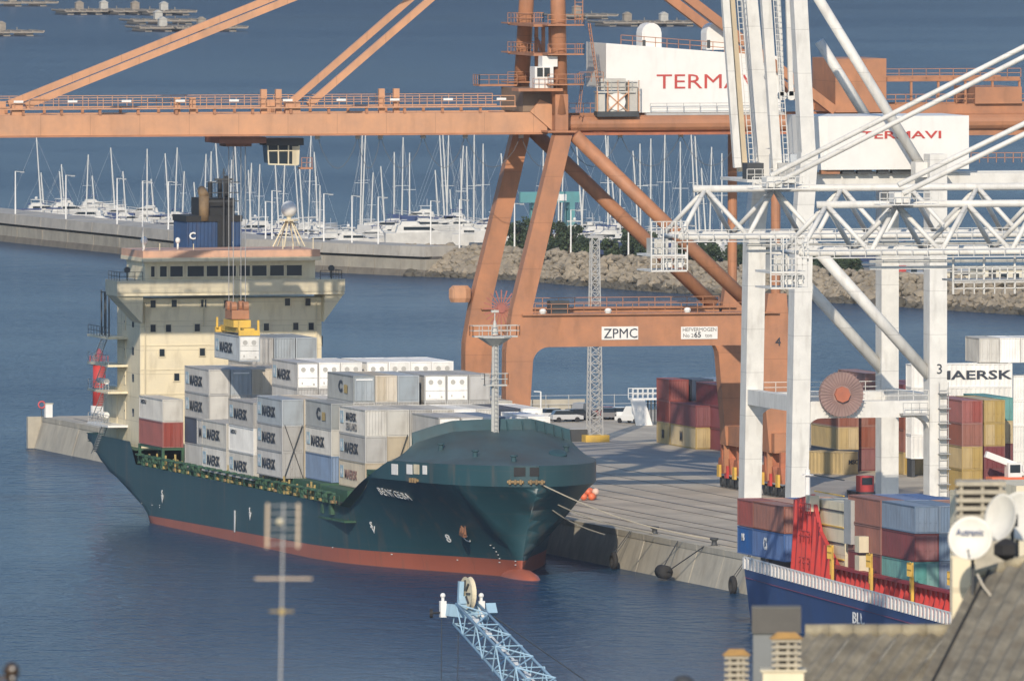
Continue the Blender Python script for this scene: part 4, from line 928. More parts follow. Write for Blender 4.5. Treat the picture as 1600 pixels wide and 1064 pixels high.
# name boards
a, b = PY(940,531,YN-.95), PY(997,510,YN-.95); m = MB(); m.box(a.x,b.x,YN-1.0,YN-.93,a.z,b.z); sg = m.build('sign_board', white2, oc)
text('ZPMC', 1.08, lettering_dark, sg, V((a.x+.22,YN-1.03,a.z+.2))-wloc(sg), '-y', sx=.98)
a, b = PY(1064,530,YN-.95), PY(1121,510,YN-.95); m = MB(); m.box(a.x,b.x,YN-1.0,YN-.93,a.z,b.z); sg = m.build('sign_board', white2, oc)
text('HEFVERMOGEN', .42, mat('grey_lettering',(.2,.2,.2)), sg, V((a.x+.15,YN-1.03,a.z+.88))-wloc(sg), '-y', sx=.95)
text('No 2', .42, mat('grey_lettering',(.2,.2,.2)), sg, V((a.x+.2,YN-1.03,a.z+.22))-wloc(sg), '-y'); text('65', .6, lettering_dark, sg, V((a.x+1.5,YN-1.03,a.z+.2))-wloc(sg), '-y', bold=.02); text('ton', .42, mat('grey_lettering',(.2,.2,.2)), sg, V((a.x+2.8,YN-1.03,a.z+.22))-wloc(sg), '-y')
p = PY(1211, 540, YN-1.05); text('4', .95, lettering_dark, oc, V((p.x,YN-1.12,p.z))-oc.location, '-y', 'leg_number')
for X in (21.3,52.0):
    m = MB(); m.box(X-.9,X+.9,YN-2.5,YF+2.5,9.0 if X > 40 else 7.5,11.2 if X > 40 else 9.4); m.build('sill_beam', orange, oc)
    for Y in (YN, YF):
        for e in (-3.4,0,3.4):
            m = MB(); m.prism([(X-.6,Y+e-1.5,5.6),(X-.6,Y+e+1.5,5.6),(X-.6,Y+e+.7,7.4),(X-.6,Y+e-.7,7.4)], (1.2,0,0)); m.box(X-.5,X+.5,Y+e-.3,Y+e+.3,7.3,9.1)
            bo = m.build('bogie', mat('rusty_orange', (.4,.13,.06), .7, var=.35, streak=.4), oc)
            for w_ in (-.85,.85): m = MB(); m.lathe([(.3,-.35),(.62,-.3),(.62,.3),(.3,.35)], (X,Y+e+w_,QZ+.66), 12, (1,0,0)); m.build('wheel', darksteel, bo)
            m = MB(); m.box(X-.9,X-.62,Y+e-.5,Y+e+.5,5.2,6.6); m.build('drive_motor', yellow if e else redp, bo)
m = MB(); rc = PY(783,482,98); m.lathe([(.5,-.3),(.5,.3)], rc, 16, (0,1,0)); rl = m.build('cable_reel', mat('faded_red_reel', (.4,.13,.1), .6, var=.2), oc)
for k in range(20): a = k*math.pi/10; m = MB(); m.bar(rc+V((.4*math.cos(a),-.1,.4*math.sin(a))),rc+V((2.1*math.cos(a),-.1,2.1*math.sin(a))),.13); m.build('spoke', mat('faded_red_reel', (.4,.13,.1)), rl)
m = MB(); m.lathe([(1.1,0),(1.3,.5),(1.3,1.5),(.9,1.9)], (19.8,107,25.6), 10); m.build('lamp_housing', orange2, oc)
# twin girders: boom and fixed part
for Y in (92.5, 101.5):
    m = MB(); m.box(-78,26.2,Y-.6,Y+.6,45.25,47.55); bo = m.build('boom_girder', orange2, oc)
    m = MB(); m.box(-78,26.2,Y-.8,Y+.8,45.05,45.24); m.build('bottom_flange', orange, bo)
    m = MB(); m.tube((27.4,Y,46.2),(85,Y,46.2),.95,n=14) if Y < 97 else m.box(27.4,85,Y-.6,Y+.6,45.3,47.2); m.build('fixed_girder', orange, oc)
    m = MB(); m.box(27.4,66,Y-.7,Y+.7,44.9,45.2); m.build('girder_rail', mat('rusty_orange', (.4,.13,.06)), oc)
    m = MB(); m.rail([(-78,Y-.75,48.3),(22.4,Y-.75,48.3)] if Y < 97 else [(-78,Y+.75,48.3),(22.4,Y+.75,48.3)], 1.15, 1.7, .07); m.box(-78,22.5,Y-.95,Y-.55,48.15,48.3); m.build('walkway_rail', orange2, bo)
    for k in range(22):
        X = -74+4.4*k; m = MB(); m.bar((X,Y-.6,47.55),(X,Y-.6,48.15),.3); m.build('walkway_bracket', orange, bo)
for k in range(10):
    X = -35+6.2*k; m = MB(); m.box(X-.55,X+.55,91.6,91.65,48.95,49.2); m.build('walkway_lamp', white2, oc)
for X in (-72,-50,-30,-10,10,22): m = MB(); m.box(X-.4,X+.4,93.1,100.9,46.6,47.5); m.build('boom_tie', orange2, oc)
for x in (272,296,407,430,591,614):
    p = PY(x, 172, 94); h = 49.4 if x < 400 else 50.3; m = MB(); m.box(p.x-.33,p.x+.33,92.2,92.8,47.56,h); m.build('stay_bracket', orange2, oc)
for x0, x1 in ((13,30),(440,463)):
    a, b = PY(x0,170,94), PY(x1,170,94)
    for Y in (92.5,101.5): m = MB(); m.box(a.x,b.x,Y-.5,Y+.5,47.56,48.9); m.build('stay_lug', orange2, oc)
apex = V((26.9,0,72.2))
for Y in (92.5, 101.5):
    for p in ((-34,48.6),(-1.4,48.5)):
        m = MB(); m.bar((p[0],Y,p[1]),(apex.x,Y,apex.z),.62,.75); m.build('boom_stay', orange2, oc)
    m = MB(); m.bar((apex.x,Y,apex.z),(60,Y,47.5),1.1,1.0); m.build('back_stay', orange, oc)
# pylon
for Y, x0 in ((90.3,27.3),(103.7,26.0)):
    m = MB(); m.tube((x0,Y,47.3),(27.2,97+(Y-97)*.75,74),.92,.8,14); po = m.build('pylon_leg', orange, oc, True)
    m = MB(); m.box(x0-.75,x0+.75,Y-.75,Y+.75,44.6,49.6); m.box(x0-1.8,x0+1.8,Y-1.6,Y+1.6,45.3,45.5); m.build('pylon_base', orange, oc)
    for z in (50.8,54.2,57.5): 
        m = MB(); m.box(x0-1.9,x0+2.3,Y-1.9,Y+1.2,z-.15,z); m.rail([(x0-1.9,Y-1.9,z),(x0+2.3,Y-1.9,z),(x0+2.3,Y+1.2,z)], 1.1, 1.0, .06); m.build('platform', orange, po)
for z in (54.2,57.5):
    m = MB(); m.box(24.4,28.2,91,103,z-.3,z); m.rail([(24.4,91,z),(24.4,103,z)], 1.1, 1.5, .06); m.build('cross_platform', orange, oc)
m = MB()
for k in range(4): m.bar((27.4,92+k*3.2,47.5),(27.4,92+k*3.2,57.3),.35)
m.bar((27.4,92,50),(27.4,102,56),.3); m.build('cross_bracing', orange, oc)
m = MB(); m.ladder((30.6,90,57.6),(31.6,90,51),.9,(0,1,0),.09); m.rail([(29.2,89,51),(32,89,51)],1.1,1,.06); m.ladder((29.8,90,51),(29.4,90,47.5),.9,(0,1,0),.08); m.ladder((29.3,89.6,65),(29.3,89.6,57.7),.9,(1,0,0),.09); m.build('stair', orange, oc)
a = PY(833,138,90); b = PY(862,92,90); m = MB(); m.box(a.x,b.x,89.2,91.5,a.z,b.z-.9); m.box(a.x+.9,b.x+.5,89.3,91.2,b.z-.9,b.z+.3); cb = m.build('checker_cabin', white2, oc)
for u in (.12,.5): m = MB(); m.box(a.x+(b.x-a.x)*u,a.x+(b.x-a.x)*(u+.3),89.12,89.19,a.z+1.3,a.z+2.3); m.build('window', gl, cb)
m = MB(); m.rail([(a.x-.3,88.9,a.z),(b.x+.3,88.9,a.z)], 1.1, .6, .05); m.box(a.x-2,b.x+1,88.8,92,a.z-.35,a.z-.02); m.build('cabin_platform', orange, cb)
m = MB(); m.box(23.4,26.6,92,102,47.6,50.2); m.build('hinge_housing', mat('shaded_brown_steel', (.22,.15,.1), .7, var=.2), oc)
m = MB(); m.prism([(24.2,91.6,47.6),(26.9,91.6,45.3),(26.9,91.6,48.3),(25.3,91.6,49.0)], (0,1.6,0)); m.build('boom_hinge', orange2, oc)
m = MB(); m.box(20.6,25,101,104,50.3,50.5); m.rail([(20.6,101,50.5),(25,101,50.5)],1.1,.9,.06); m.rail([(20.6,101,50.5),(20.6,104,50.5)],1.1,.9,.06); m.build('hinge_platform', orange, oc)
m = MB(); m.rail([(24,92.9,45.4),(31,92.9,45.4)],1.2,.7,.06); m.rail([(29,92.9,47.4),(34,92.9,47.4)],1.1,.8,.06); m.build('girder_rail', orange, oc)
# machinery house
hx0 = PY(947,100,93).x; hx1 = hx0+20.5; hz0 = 47.4; hz1 = PY(947,68,93).z
m = MB(); m.prism([(hx0,93,hz0+2.8),(hx0+3.9,93,hz0+2.8),(hx0+3.9,93,hz0),(hx1,93,hz0),(hx1,93,hz1-1.6),(hx0,93,hz1)], (0,9,0)); mh = m.build('machinery_house', white2, oc)
m = MB(); m.box(hx0+4.5,hx1+.2,92.2,92.98,hz0-.3,hz0-.05); m.rail([(hx0+5,92.3,hz0-.05),(hx1,92.3,hz0-.05)],1.1,1.8,.06); m.build('house_walkway', steel, mh)
m = MB(); m.rail([(hx0+2,94,hz1-.2),(hx0+19.5,94,hz1-1.55)],1.1,1.3,.07); m.build('roof_rail', orange, mh)
for x in (1003, 1104):
    p = PY(x,70,94); z = p.z-.6; m = MB(); m.box(p.x,p.x+2.3,94,96.5,z,z+1.9); m.lathe([(1.15,0),(1.15,2.5)], (p.x+1.15,94.03,z+1.89), 14, (0,1,0)); rt = m.build('roof_turret', white2, mh)
    m = MB(); m.box(p.x+.05,p.x+.4,93.9,94,z+.2,z+1.1); m.build('vent', darksteel, rt)
p = PY(1025,139,93); text('TERMAVI', 1.65, lettering_red, mh, V((p.x,92.95,p.z))-oc.location, '-y', sx=1.35, bold=-.004)
ex0, ex1 = PY(930,0,92).x, PY(995,0,92).x
m = MB(); m.box(ex0,ex1,91,92.6,47.0,47.6); eb = m.build('service_platform', darksteel, oc)
m = MB(); m.rail([(ex0,91,49.9),(ex1,91,49.9)],1.1,.8,.07); m.box(ex0,ex1-.4,91,92.6,49.7,49.88); m.build('upper_platform', mat('pale_grey_steel',(.5,.49,.45)), eb)
for u0, u1, z0, z1, mm in ((.02,.2,47.6,49.6,'pale_grey_steel'),(.28,.68,47.6,49.7,'reel_white'),(.75,.98,47.6,50.9,'pale_grey_steel'),(.1,.7,50,51.3,'pale_grey_steel')):
    m = MB(); m.box(ex0+(ex1-ex0)*u0,ex0+(ex1-ex0)*u1,91.3,92.5,z0,z1); m.build('cabinet', mat(mm,(.6,.59,.55)), eb)
c = (ex0+(ex1-ex0)*.48,91.2,48.7); m = MB(); m.lathe([(1.0,-.1),(1.0,.1)], c, 16, (0,1,0)); m.build('rope_drum', white2, eb)
m = MB()
for k in range(5): m.bar((ex0+(ex1-ex0)*k/4,91.05,47.6),(ex0+(ex1-ex0)*k/4,91.05,51.1),.13)
m.bar((c[0]-1.2,91,47.6),(c[0]+1.2,91,49.7),.1); m.bar((c[0]+1.2,91,47.6),(c[0]-1.2,91,49.7),.1); m.build('service_frame', orange2, eb)
# backreach, seen behind the white crane
m = MB(); m.box(60,66,92,102,47.3,53.4); m.build('backreach_tower', orange, oc)
for Y in (93,101): m = MB(); m.bar((66,Y,51.0),(82,Y,51.0),.5); m.bar((66,Y,47.6),(88,Y,47.6),.9,1.2); m.build('backreach_frame', orange, oc)
for k in range(6): m = MB(); X = 66+3.2*k; m.bar((X,93,47.6),(X,93,51),.25); m.build('backreach_post', orange, oc)
m = MB(); m.rail([(66,92.4,48.2),(84,92.4,48.2)],1.1,1.2,.08); m.box(76.5,82,92,101,48.2,50.1); m.rail([(66,92.4,51.2),(82,92.4,51.2)],1.,1.5,.07); m.build('backreach_walkway', orange, oc)
m = MB(); m.bar((80,93,48),(90,93,42),.5); m.bar((72,93,45.3),(90,93,45.3),1.,1.4); m.rail([(76,92,41.5),(88,92,41.5)],1.1,1.,.08); m.build('backreach_stair', orange, oc)
# festoon cable loops under the girder
m = MB(); fx = [PY(x,0,93).x for x in (497,560,595,662,728,815,885,970,1065,1160)]
for a, b in zip(fx, fx[1:]):
    prev = None
    for k in range(9):
        u = k/8; c = V((a+(b-a)*u,93.3,44.9-3.6*math.sin(math.pi*u)**.8))
        if prev is not None: m.tube(prev, c, .035, n=4)
        prev = c
m.build('festoon_cable', mat('grey_cable',(.12,.13,.14)), oc)
for a in fx: m = MB(); m.box(a-.25,a+.25,93.1,93.5,44.6,45.02); m.build('festoon_carrier', steel, oc)
# trolley and driver's cab
tx = PY(372,212,97).x
m = MB(); m.box(tx-3,tx+2.4,93.3,100.7,44.2,44.9); m.box(tx-1.8,tx+1.2,95.4,98.6,43.8,44.2); tr = m.build('trolley', mat('dark_red_brown',(.25,.1,.06)), oc)
a, b = PY(415,0,96).x, PY(468,0,96).x
m = MB(); m.box(a-.2,b+.2,94.8,98.2,43.9,44.7); m.build('cab_mount', darksteel, tr)
m = MB(); m.prism([(a+.2,95,41.9),(b-.5,95,41.7),(b-.2,95,43.9),(a,95,43.9)], (0,2.6,0)); cabo = m.build('driver_cab', gl, tr)
m = MB()
for u in (0,.33,.66,1): m.bar((a+.1+(b-a-.5)*u,94.95,41.75),(a+(b-a-.3)*u,94.95,43.9),.14)
m.bar((a,94.95,43.3),(b-.3,94.95,43.3),.12); m.bar((a+.1,94.95,41.8),(b-.5,94.95,41.7),.16); m.box(b-1.1,b-.35,94.9,97.5,41.7,43.8); m.build('cab_frame', creamd, cabo)
m = MB(); m.rail([(b,95,41.4),(b+1.2,95,41.4)],1.1,.5,.07); m.box(b-.1,b+1.3,95,96.5,41.2,41.4); m.build('cab_platform', orange, cabo)
# lifted container, spreader and ropes
HX, HY, HZ = -9.8, 91.0, 19.75
container(HX, HY, HZ, 'bluegrey', 'lettered container hanging from the yellow spreader in front of the bridge', H=2.85, end='reefer', txt='M', group='containers')
sp_ = thing('spreader', 'yellow lifting spreader with orange head block hung from the orange crane', 'spreader', (HX+1.22,HY+6.1,HZ+2.9))
cx = HX+1.22
m = MB(); m.box(cx-.6,cx+.6,HY+.1,HY+12.1,HZ+3.1,HZ+3.7); m.box(cx-1.2,cx+1.2,HY,HY+.5,HZ+2.9,HZ+3.5); m.box(cx-1.2,cx+1.2,HY+11.7,HY+12.2,HZ+2.9,HZ+3.5); m.build('frame', yellow, sp_)
m = MB(); m.box(cx-1.0,cx+1.0,HY+3.6,HY+8.6,HZ+3.7,HZ+4.5); m.build('body', yellow, sp_)
for e in (.4,11.4):
    for s in (-1.1,1.1): m = MB(); m.bar((cx+s,HY+e,HZ+3.4),(cx+s,HY+e,HZ+4.6),.22); m.build('guide_arm', yellow, sp_)
m = MB(); m.box(cx-1.0,cx+1.0,HY+4.4,HY+7.8,HZ+4.6,HZ+5.6)
for s in (-.7,.7): m.lathe([(.55,-.3),(.55,.3)], (cx+s,HY+5,HZ+6.0), 12, (1,0,0)); m.lathe([(.55,-.3),(.55,.3)], (cx+s,HY+7.2,HZ+6.0), 12, (1,0,0))
m.build('head_block', orange, sp_)
for sx_ in (-.7,.7):
    for yy in (5,7.2): m = MB(); m.tube((cx+sx_,HY+yy,HZ+6.2),(cx+sx_,HY+yy,44.2),.045,n=4); m.build('hoist_rope', steel, sp_)

# ------------------------------------------------------------------ white gantry crane "3"
wc = thing('gantry_crane', 'white gantry crane numbered 3 with raised boom behind the blue ship', 'crane', (29,-23.5,QZ))
WN, WF, XA, XB = -33.0, -14.0, 21.5, 36.7
for Y in (WN, WF):
    x1 = PY(1252 if Y == WN else 1179, 400, Y).x; x2 = PY(1262 if Y == WN else 1193, 272, Y).x; zt = 46.2
    m = MB(); m.bar((XA,Y,QZ+2.2),(x1,Y,37.5),1.9,2.4,up=(0,1,0)); m.bar((x1,Y,37.3),(x2,Y,zt),1.85,1.75,up=(0,1,0)); m.build('leg', white, wc)
    xt = PY(1157 if Y == WF else 1240, -140, Y).x
    m = MB(); m.bar((x2-.1,Y,zt),(xt,Y,PY(1157,-140,Y).z),1.5,1.7,up=(0,1,0)); m.build('pylon_leg', white, wc)
    m = MB(); m.box(XB-.95,XB+.95,Y-1.2,Y+1.2,QZ+2.2,46); m.build('leg', white, wc)
    # portal beam with rounded corners
    z1, z0 = PY(1350,626,Y).z if Y == WN else PY(1280,612,Y).z, PY(1350,652,Y).z if Y == WN else PY(1280,636,Y).z
    m = MB(); m.box(XA+.8,XB-.8,Y-.9,Y+.9,z0,z1)
    for xa, sg in ((XA+.9,1),(XB-.9,-1)):
        pts = [(xa,Y-.9,z0)]+[(xa+sg*(1.6-1.6*math.cos(a)), Y-.9, z0-1.6+1.6*math.sin(a)) for a in [math.pi/2*k/6 for k in range(7)]]
        m.prism(pts if sg < 0 else pts[::-1], (0,1.8,0))
    pbm = m.build('portal_beam', white, wc)
    m = MB(); m.rail([(XA+1,Y-.9,z1),(XB-1,Y-.9,z1)],1.1,1.5,.06); m.build('walkway_rail', white, pbm)
    m = MB(); m.tube((x1+.8,Y,37),(XB-.6,Y,22.6),.62,n=12); m.build('diagonal_brace', white, wc, True)
for X in (XA, XB):
    m = MB(); m.box(X-.8,X+.8,WN-2,WF+2,QZ+1.8,QZ+4); m.build('sill_beam', white, wc)
    m = MB(); m.box(X-.55,X+.55,WN+1.2,WF-1.2,19.0,20.6); m.build('side_tie', white, wc)
    for Y in (WN, WF):
        for e in (-1.6,1.6): m = MB(); m.box(X-.5,X+.5,Y+e-1.3,Y+e+1.3,QZ+.7,QZ+1.8); bo = m.build('bogie', white, wc); m = MB(); m.lathe([(.55,-.3),(.55,.3)], (X,Y+e,QZ+.6), 12, (1,0,0)); m.build('wheel', darksteel, bo)
p = PY(1463,584,WN-1.3); text('3', 1.05, lettering_dark, wc, V((p.x,WN-1.24,p.z))-wc.location, '-y', 'leg_number')
c = PY(1314, 616, WN-1.6)
m = MB(); m.lathe([(2.35,-.35),(2.35,.35)], c, 36, (0,1,0)); cr = m.build('cable_reel', mat('mauve_reel',(.3,.2,.18),.8,var=.2), wc)
m = MB(); m.lathe([(.85,-.5),(.85,.5)], c-V((0,.25,0)), 8, (0,1,0)); m.build('reel_hub', mat('hub_orange',(.42,.13,.07),.7,var=.3), cr)
for k in range(36):
    a = k*math.pi/18; m = MB(); m.bar(c+V((1*math.cos(a),-.4,1*math.sin(a))), c+V((2.5*math.cos(a),-.4,2.5*math.sin(a))), .07); m.build('spoke', mat('dark_mauve',(.25,.15,.14)), cr)
# girder, house and stays
g0, g1 = PY(1272,272,-27), PY(1272,299,-27)
m = MB(); m.box(22.5,75,-27.6,-26.2,g1.z,g0.z); m.build('girder', white, wc)
m = MB(); m.box(22.5,75,-20.8,-19.4,g1.z,g0.z); m.build('girder', white, wc)
h0, h1 = PY(1280,266,-29), PY(1514,181,-29)
m = MB(); m.box(h0.x+.9,h1.x,-29,-18,h0.z,h1.z); m.prism([(h0.x-.8,-28.2,h0.z),(h0.x+.9,-29,h0.z),(h0.x+.9,-29,h1.z),(h0.x-.8,-28.2,h1.z)][::-1], (0,9.4,0)); wh = m.build('machinery_house', white2, wc)
p = PY(1345,217,-29); text('TERMAVI', .78, lettering_red, wh, V((p.x,-29.05,p.z))-wc.location, '-y', sx=2.0, bold=.02)
for x0, x1 in ((1283,1312),(1316,1335),(1340,1362),(1372,1388),(1394,1425)):
    a = PY(x0,269,-28.5); b = PY(x1,267,-28.5); m = MB(); m.box(a.x,b.x,-28.6,-27.7,g0.z+.02,h0.z-.02); m.build('house_support', orange if x0 == 1283 else darksteel, wc)
bs = [((1275,-8),(1446,272),WN+2),((1280,65),(1353,182),WF)]
for a, b, Y in bs:
    m = MB(); m.tube(PY(*a,Y), PY(*b,Y), .55, n=12); m.build('back_stay', white, wc, True)
m = MB(); q = PY(1440,262,WN+1); m.box(q.x-1,q.x+1.5,WN-.2,WN+1.6,q.z-1,q.z+.6); m.build('stay_foot', white, wc)
# raised boom: two girders standing almost upright, with rack ladder and folded stays
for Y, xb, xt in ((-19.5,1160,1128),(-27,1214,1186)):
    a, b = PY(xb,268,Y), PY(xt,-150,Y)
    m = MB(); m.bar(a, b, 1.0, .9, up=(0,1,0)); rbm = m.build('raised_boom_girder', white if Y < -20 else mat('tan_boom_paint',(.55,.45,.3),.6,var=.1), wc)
    m = MB(); m.ladder(a+V((.95,-.6,0)), b+V((.95,-.6,0)), .5, (1,0,0), .08, .6); m.build('rack_ladder', white, rbm)
a, b = PY(1152,262,-21), PY(1122,-150,-21); m = MB(); m.bar(a, b, .75, .75, up=(0,1,0)); m.build('raised_boom_girder', white, wc)
for x0, x1, y1 in ((1210,1182,180),(1222,1216,150),(1236,1232,150),(1201,1192,120)):
    m = MB(); m.bar(PY(x0,y1,-24), PY(x1-6,-150,-24), .5, .4, up=(0,1,0)); m.lathe([(.5,-.2),(.5,.2)], PY(x0,y1,-24), 10, (0,1,0)); m.build('folded_stay', white, wc)
m = MB(); a = PY(1198,280,-24); m.box(a.x-3.5,a.x+2.2,-29,-18,a.z-.2,a.z+.1); m.rail([(a.x-3.5,-29,a.z+.1),(a.x+4,-29,a.z+.1)],1.1,.8,.06); m.build('hinge_platform', white, wc)
for dx_, mm in ((-3.2,darksteel),(.2,steel)): m = MB(); m.box(a.x+dx_,a.x+dx_+1.8,-28,-26,a.z+.1,a.z+1.8); m.build('hinge_machinery', mm, wc)
m = MB(); q = PY(1220,262,-25); m.box(q.x-1,q.x+2.4,-26,-24,q.z-.8,q.z+1.4); m.build('equipment_screen', mat('pale_blue_grey',(.5,.55,.6)), wc)
m = MB(); p0 = PY(1467,600,WN-1.4); m.ladder((p0.x+.5,WN-1.5,6.5),(p0.x+.5,WN-1.5,22),1.0,(1,0,0),.08,.8)
for k in range(9): m.box(p0.x-.1,p0.x+1.1,WN-2.2,WN-1.3,8+1.6*k,8.05+1.6*k)
m.build('ladder_cage', steel, wc)
m = MB(); q = PY(1440,645,WN-1); m.box(q.x-2.4,q.x+.3,WN-2.4,WN-.9,q.z-.2,q.z); m.rail([(q.x-2.4,WN-2.4,q.z),(q.x+.3,WN-2.4,q.z)],1.1,.8,.06); m.build('landing', steel, wc)

# ------------------------------------------------------------------ two more white cranes: lattice booms reaching in from the right
def lattice_crane(Y, xtip, ytop, ybot, xtopstart, staybase, staytop, label):
    zt = PY(xtopstart, ytop, Y).z; zb = PY(xtopstart, ybot, Y).z; X0 = PY(xtip, ybot, Y).x; X1 = PY(xtopstart, ytop, Y).x; XE = 38.0
    t = thing('lattice_boom_crane', label, 'crane', (21.5, Y, QZ)); yc = Y+3.2
    for yy in (Y, Y+6.4):
        m = MB(); m.tube((X0,yy,zb),(XE,yy,zb),.33,n=10); m.build('bottom_chord', white, t, True)
    m = MB(); m.tube((X1,yc,zt),(XE,yc,zt),.36,n=10); m.build('top_chord', white, t, True)
    step = 6.85; X = X0; k = 0
    while X < XE-step:
        for yy in (Y, Y+6.4):
            m = MB(); m.tube((X,yy,zb),(X+step/2,yc,zt),.24,n=8); m.build('lattice_bar', white, t, True)
            m = MB(); m.tube((X+step/2,yc,zt),(X+step,yy,zb),.24,n=8); m.build('lattice_bar', white, t, True)
        m = MB(); m.tube((X,Y,zb),(X,Y+6.4,zb),.2,n=8); m.build('cross_bar', white, t, True)
        X += step; k += 1
    m = MB(); m.box(X0,XE,Y-1.2,Y-.4,zb-.5,zb-.42); m.rail([(X0,Y-1.2,zb-.42),(XE,Y-1.2,zb-.42)],1.1,1.5,.06); m.build('walkway', white, t)
    for z in (zb-.9,zb-1.5): m = MB(); m.bar((X0+7,Y+1,z),(XE,Y+1,z),.3); m.build('trolley_rail', white, t)
    # head platform
    m = MB(); m.box(X0-3,X0+.6,Y-.6,Y+5,zb-1.9,zb-1.7); m.rail([(X0-3,Y-.6,zb-1.7),(X0+.6,Y-.6,zb-1.7)],1.2,.5,.08); m.rail([(X0-3,Y-.6,zb+.3),(X0+.6,Y-.6,zb+.3)],1.2,.5,.08)
    for u in range(4): m.bar((X0-3+1.2*u,Y-.6,zb-3.2),(X0-3+1.2*u,Y-.6,zb+1.5),.12)
    m.rail([(X0-3,Y-.6,zb-3.2),(X0+.6,Y-.6,zb-3.2)],1.2,.5,.08); m.box(X0-3,X0+.6,Y-.6,Y+5,zb-3.35,zb-3.2); hp = m.build('head_platform', white, t)
    for u in (-1.2,.0): m = MB(); m.lathe([(.55,-.25),(.55,.25)], (X0+u,Y+.4,zb-2.5), 12, (0,1,0)); m.build('rope_sheave', white2, hp)
    m = MB(); m.box(X0-2.4,X0-1,Y+.5,Y+3.5,zb-1.7,zb-.2); m.build('equipment_box', mat('pale_grey_steel',(.5,.49,.45)), hp)
    a = PY(*staybase, Y); b = PY(*staytop, Y); d = (b-a); e = a+d*1.9
    for o in (0., .75):
        m = MB(); m.tube(a+V((0,1+o*2,o)), e+V((0,1+o*2,o)), .26, n=8); m.build('boom_stay', white, t, True)
    m = MB(); m.rail([(a.x-2.5,Y,zt+.1),(a.x+3.2,Y,zt+.1)],1.1,.7,.07); m.box(a.x-2.5,a.x+3.2,Y-.2,Y+2,zt,zt+.1); m.box(a.x-.8,a.x+.8,Y+1,Y+3,zt+.2,zt+1.2); m.build('stay_platform', white, t)
    # portal standing on the quay rails, outside the picture
    for X in (XA+.6, XB+.6):
        for yy in (Y-5, Y+11): m = MB(); m.box(X-.9,X+.9,yy-1,yy+1,QZ+.2,zb-.6); m.build('leg', white, t)
        m = MB(); m.box(X-.7,X+.7,Y-4,Y+10,zb-2.4,zb-.6); m.build('head_beam', white, t)
    for yy in (Y-5,Y+11): m = MB(); m.box(XA+1.5,XB-.3,yy-.8,yy+.8,18.6,20.4); m.build('portal_beam', white, t)
    m = MB(); m.bar((XA+.6,yc,zb),(e.x,yc,e.z+1),1.2); m.bar((XB+.6,yc,zb),(e.x,yc,e.z+1),1.2); m.build('pylon', white, t)
lattice_crane(-160, 1062, 297, 370, 1096, (1215,288), (1600,92), 'white crane with the left-hand lattice boom ending in a caged platform')
lattice_crane(-212, 1250, 322, 395, 1290, (1415,303), (1600,213), 'white crane with the right-hand lattice boom in front of the numbered crane')
q = PY(1490,440,-212); t = thing('boom_service_platform', 'white railed service platform under the right end of the lattice boom', 'platform', (q.x,-211,q.z))
m = MB(); m.box(q.x,q.x+9,-212,-208,q.z,q.z+.15); m.build('floor', steel, t)
m = MB(); m.rail([(q.x,-212,q.z+.15),(q.x+9,-212,q.z+.15)],1.2,.7,.09); m.rail([(q.x,-212,q.z-1.2),(q.x+9,-212,q.z-1.2)],1.1,1.,.08); m.build('rail', white, t)
m = MB()
for u in (0,3,6,9): m.bar((q.x+u,-211.8,q.z-1.2),(q.x+u,-211.8,PY(1490,398,-212).z),.16)
m.build('hanger', white, t)
# ------------------------------------------------------------------ on the quay
# red beacon at the pier end
p = PZ(155, 646, QZ)
t = thing('harbour_beacon', 'red harbour beacon tower with gallery standing at the pier end behind the ship', 'beacon', (p.x,p.y,QZ))
m = MB(); m.lathe([(1.1,0),(1.1,1.0)], (p.x,p.y,QZ), 14); m.build('plinth', white2, t)
zt = PY(155,568,p.y).z
m = MB(); m.lathe([(.85,1.0),(.8,zt-QZ)], (p.x,p.y,QZ), 16); m.build('tower', redp, t, True)
m = MB(); m.lathe([(1.25,zt-QZ),(1.25,zt-QZ+.15)], (p.x,p.y,QZ), 14)
for k in range(10): a = k*math.pi/5; m.bar((p.x+1.2*math.cos(a),p.y+1.2*math.sin(a),zt),(p.x+1.2*math.cos(a),p.y+1.2*math.sin(a),zt+1),.06)
m.build('gallery', redp, t)
m = MB(); m.lathe([(.5,zt-QZ+.15),(.5,zt-QZ+1.3),(.1,zt-QZ+1.9)], (p.x,p.y,QZ), 10); m.build('lantern', mat('lantern_red',(.35,.05,.08)), t)
p = PZ(75, 652, QZ); t = thing('pier_hut', 'small white box on the pier end beside a red life ring', 'hut', (p.x,p.y,QZ)); m = MB(); m.box(p.x-.4,p.x+.5,p.y-.4,p.y+.5,QZ,QZ+1.7); m.build('body', white2, t); m = MB(); m.box(p.x-.5,p.x+.6,p.y-.5,p.y+.6,QZ+1.7,QZ+1.78); m.build('lid', creamd, t)
p = PZ(65, 652, QZ); t = thing('life_ring_stand', 'red and white life ring on a post at the pier end', 'life ring', (p.x,p.y,QZ)); m = MB(); m.tube(p,p+V((0,0,1.3)),.05); m.build('post', darksteel, t)
m = MB()
for i in range(16):
    for j in range(6):
        a, b = 2*math.pi*i/16, 2*math.pi*j/6; r_ = .42+.1*math.cos(b); m.v.append((p.x+r_*math.cos(a),p.y-.1+.1*math.sin(b),QZ+1.6+r_*math.sin(a)))
for i in range(16):
    for j in range(6): m.f.append((i*6+j,((i+1)%16)*6+j,((i+1)%16)*6+(j+1)%6,i*6+(j+1)%6))
m.build('ring', mat('ring_red',(.6,.08,.09)), t, True)
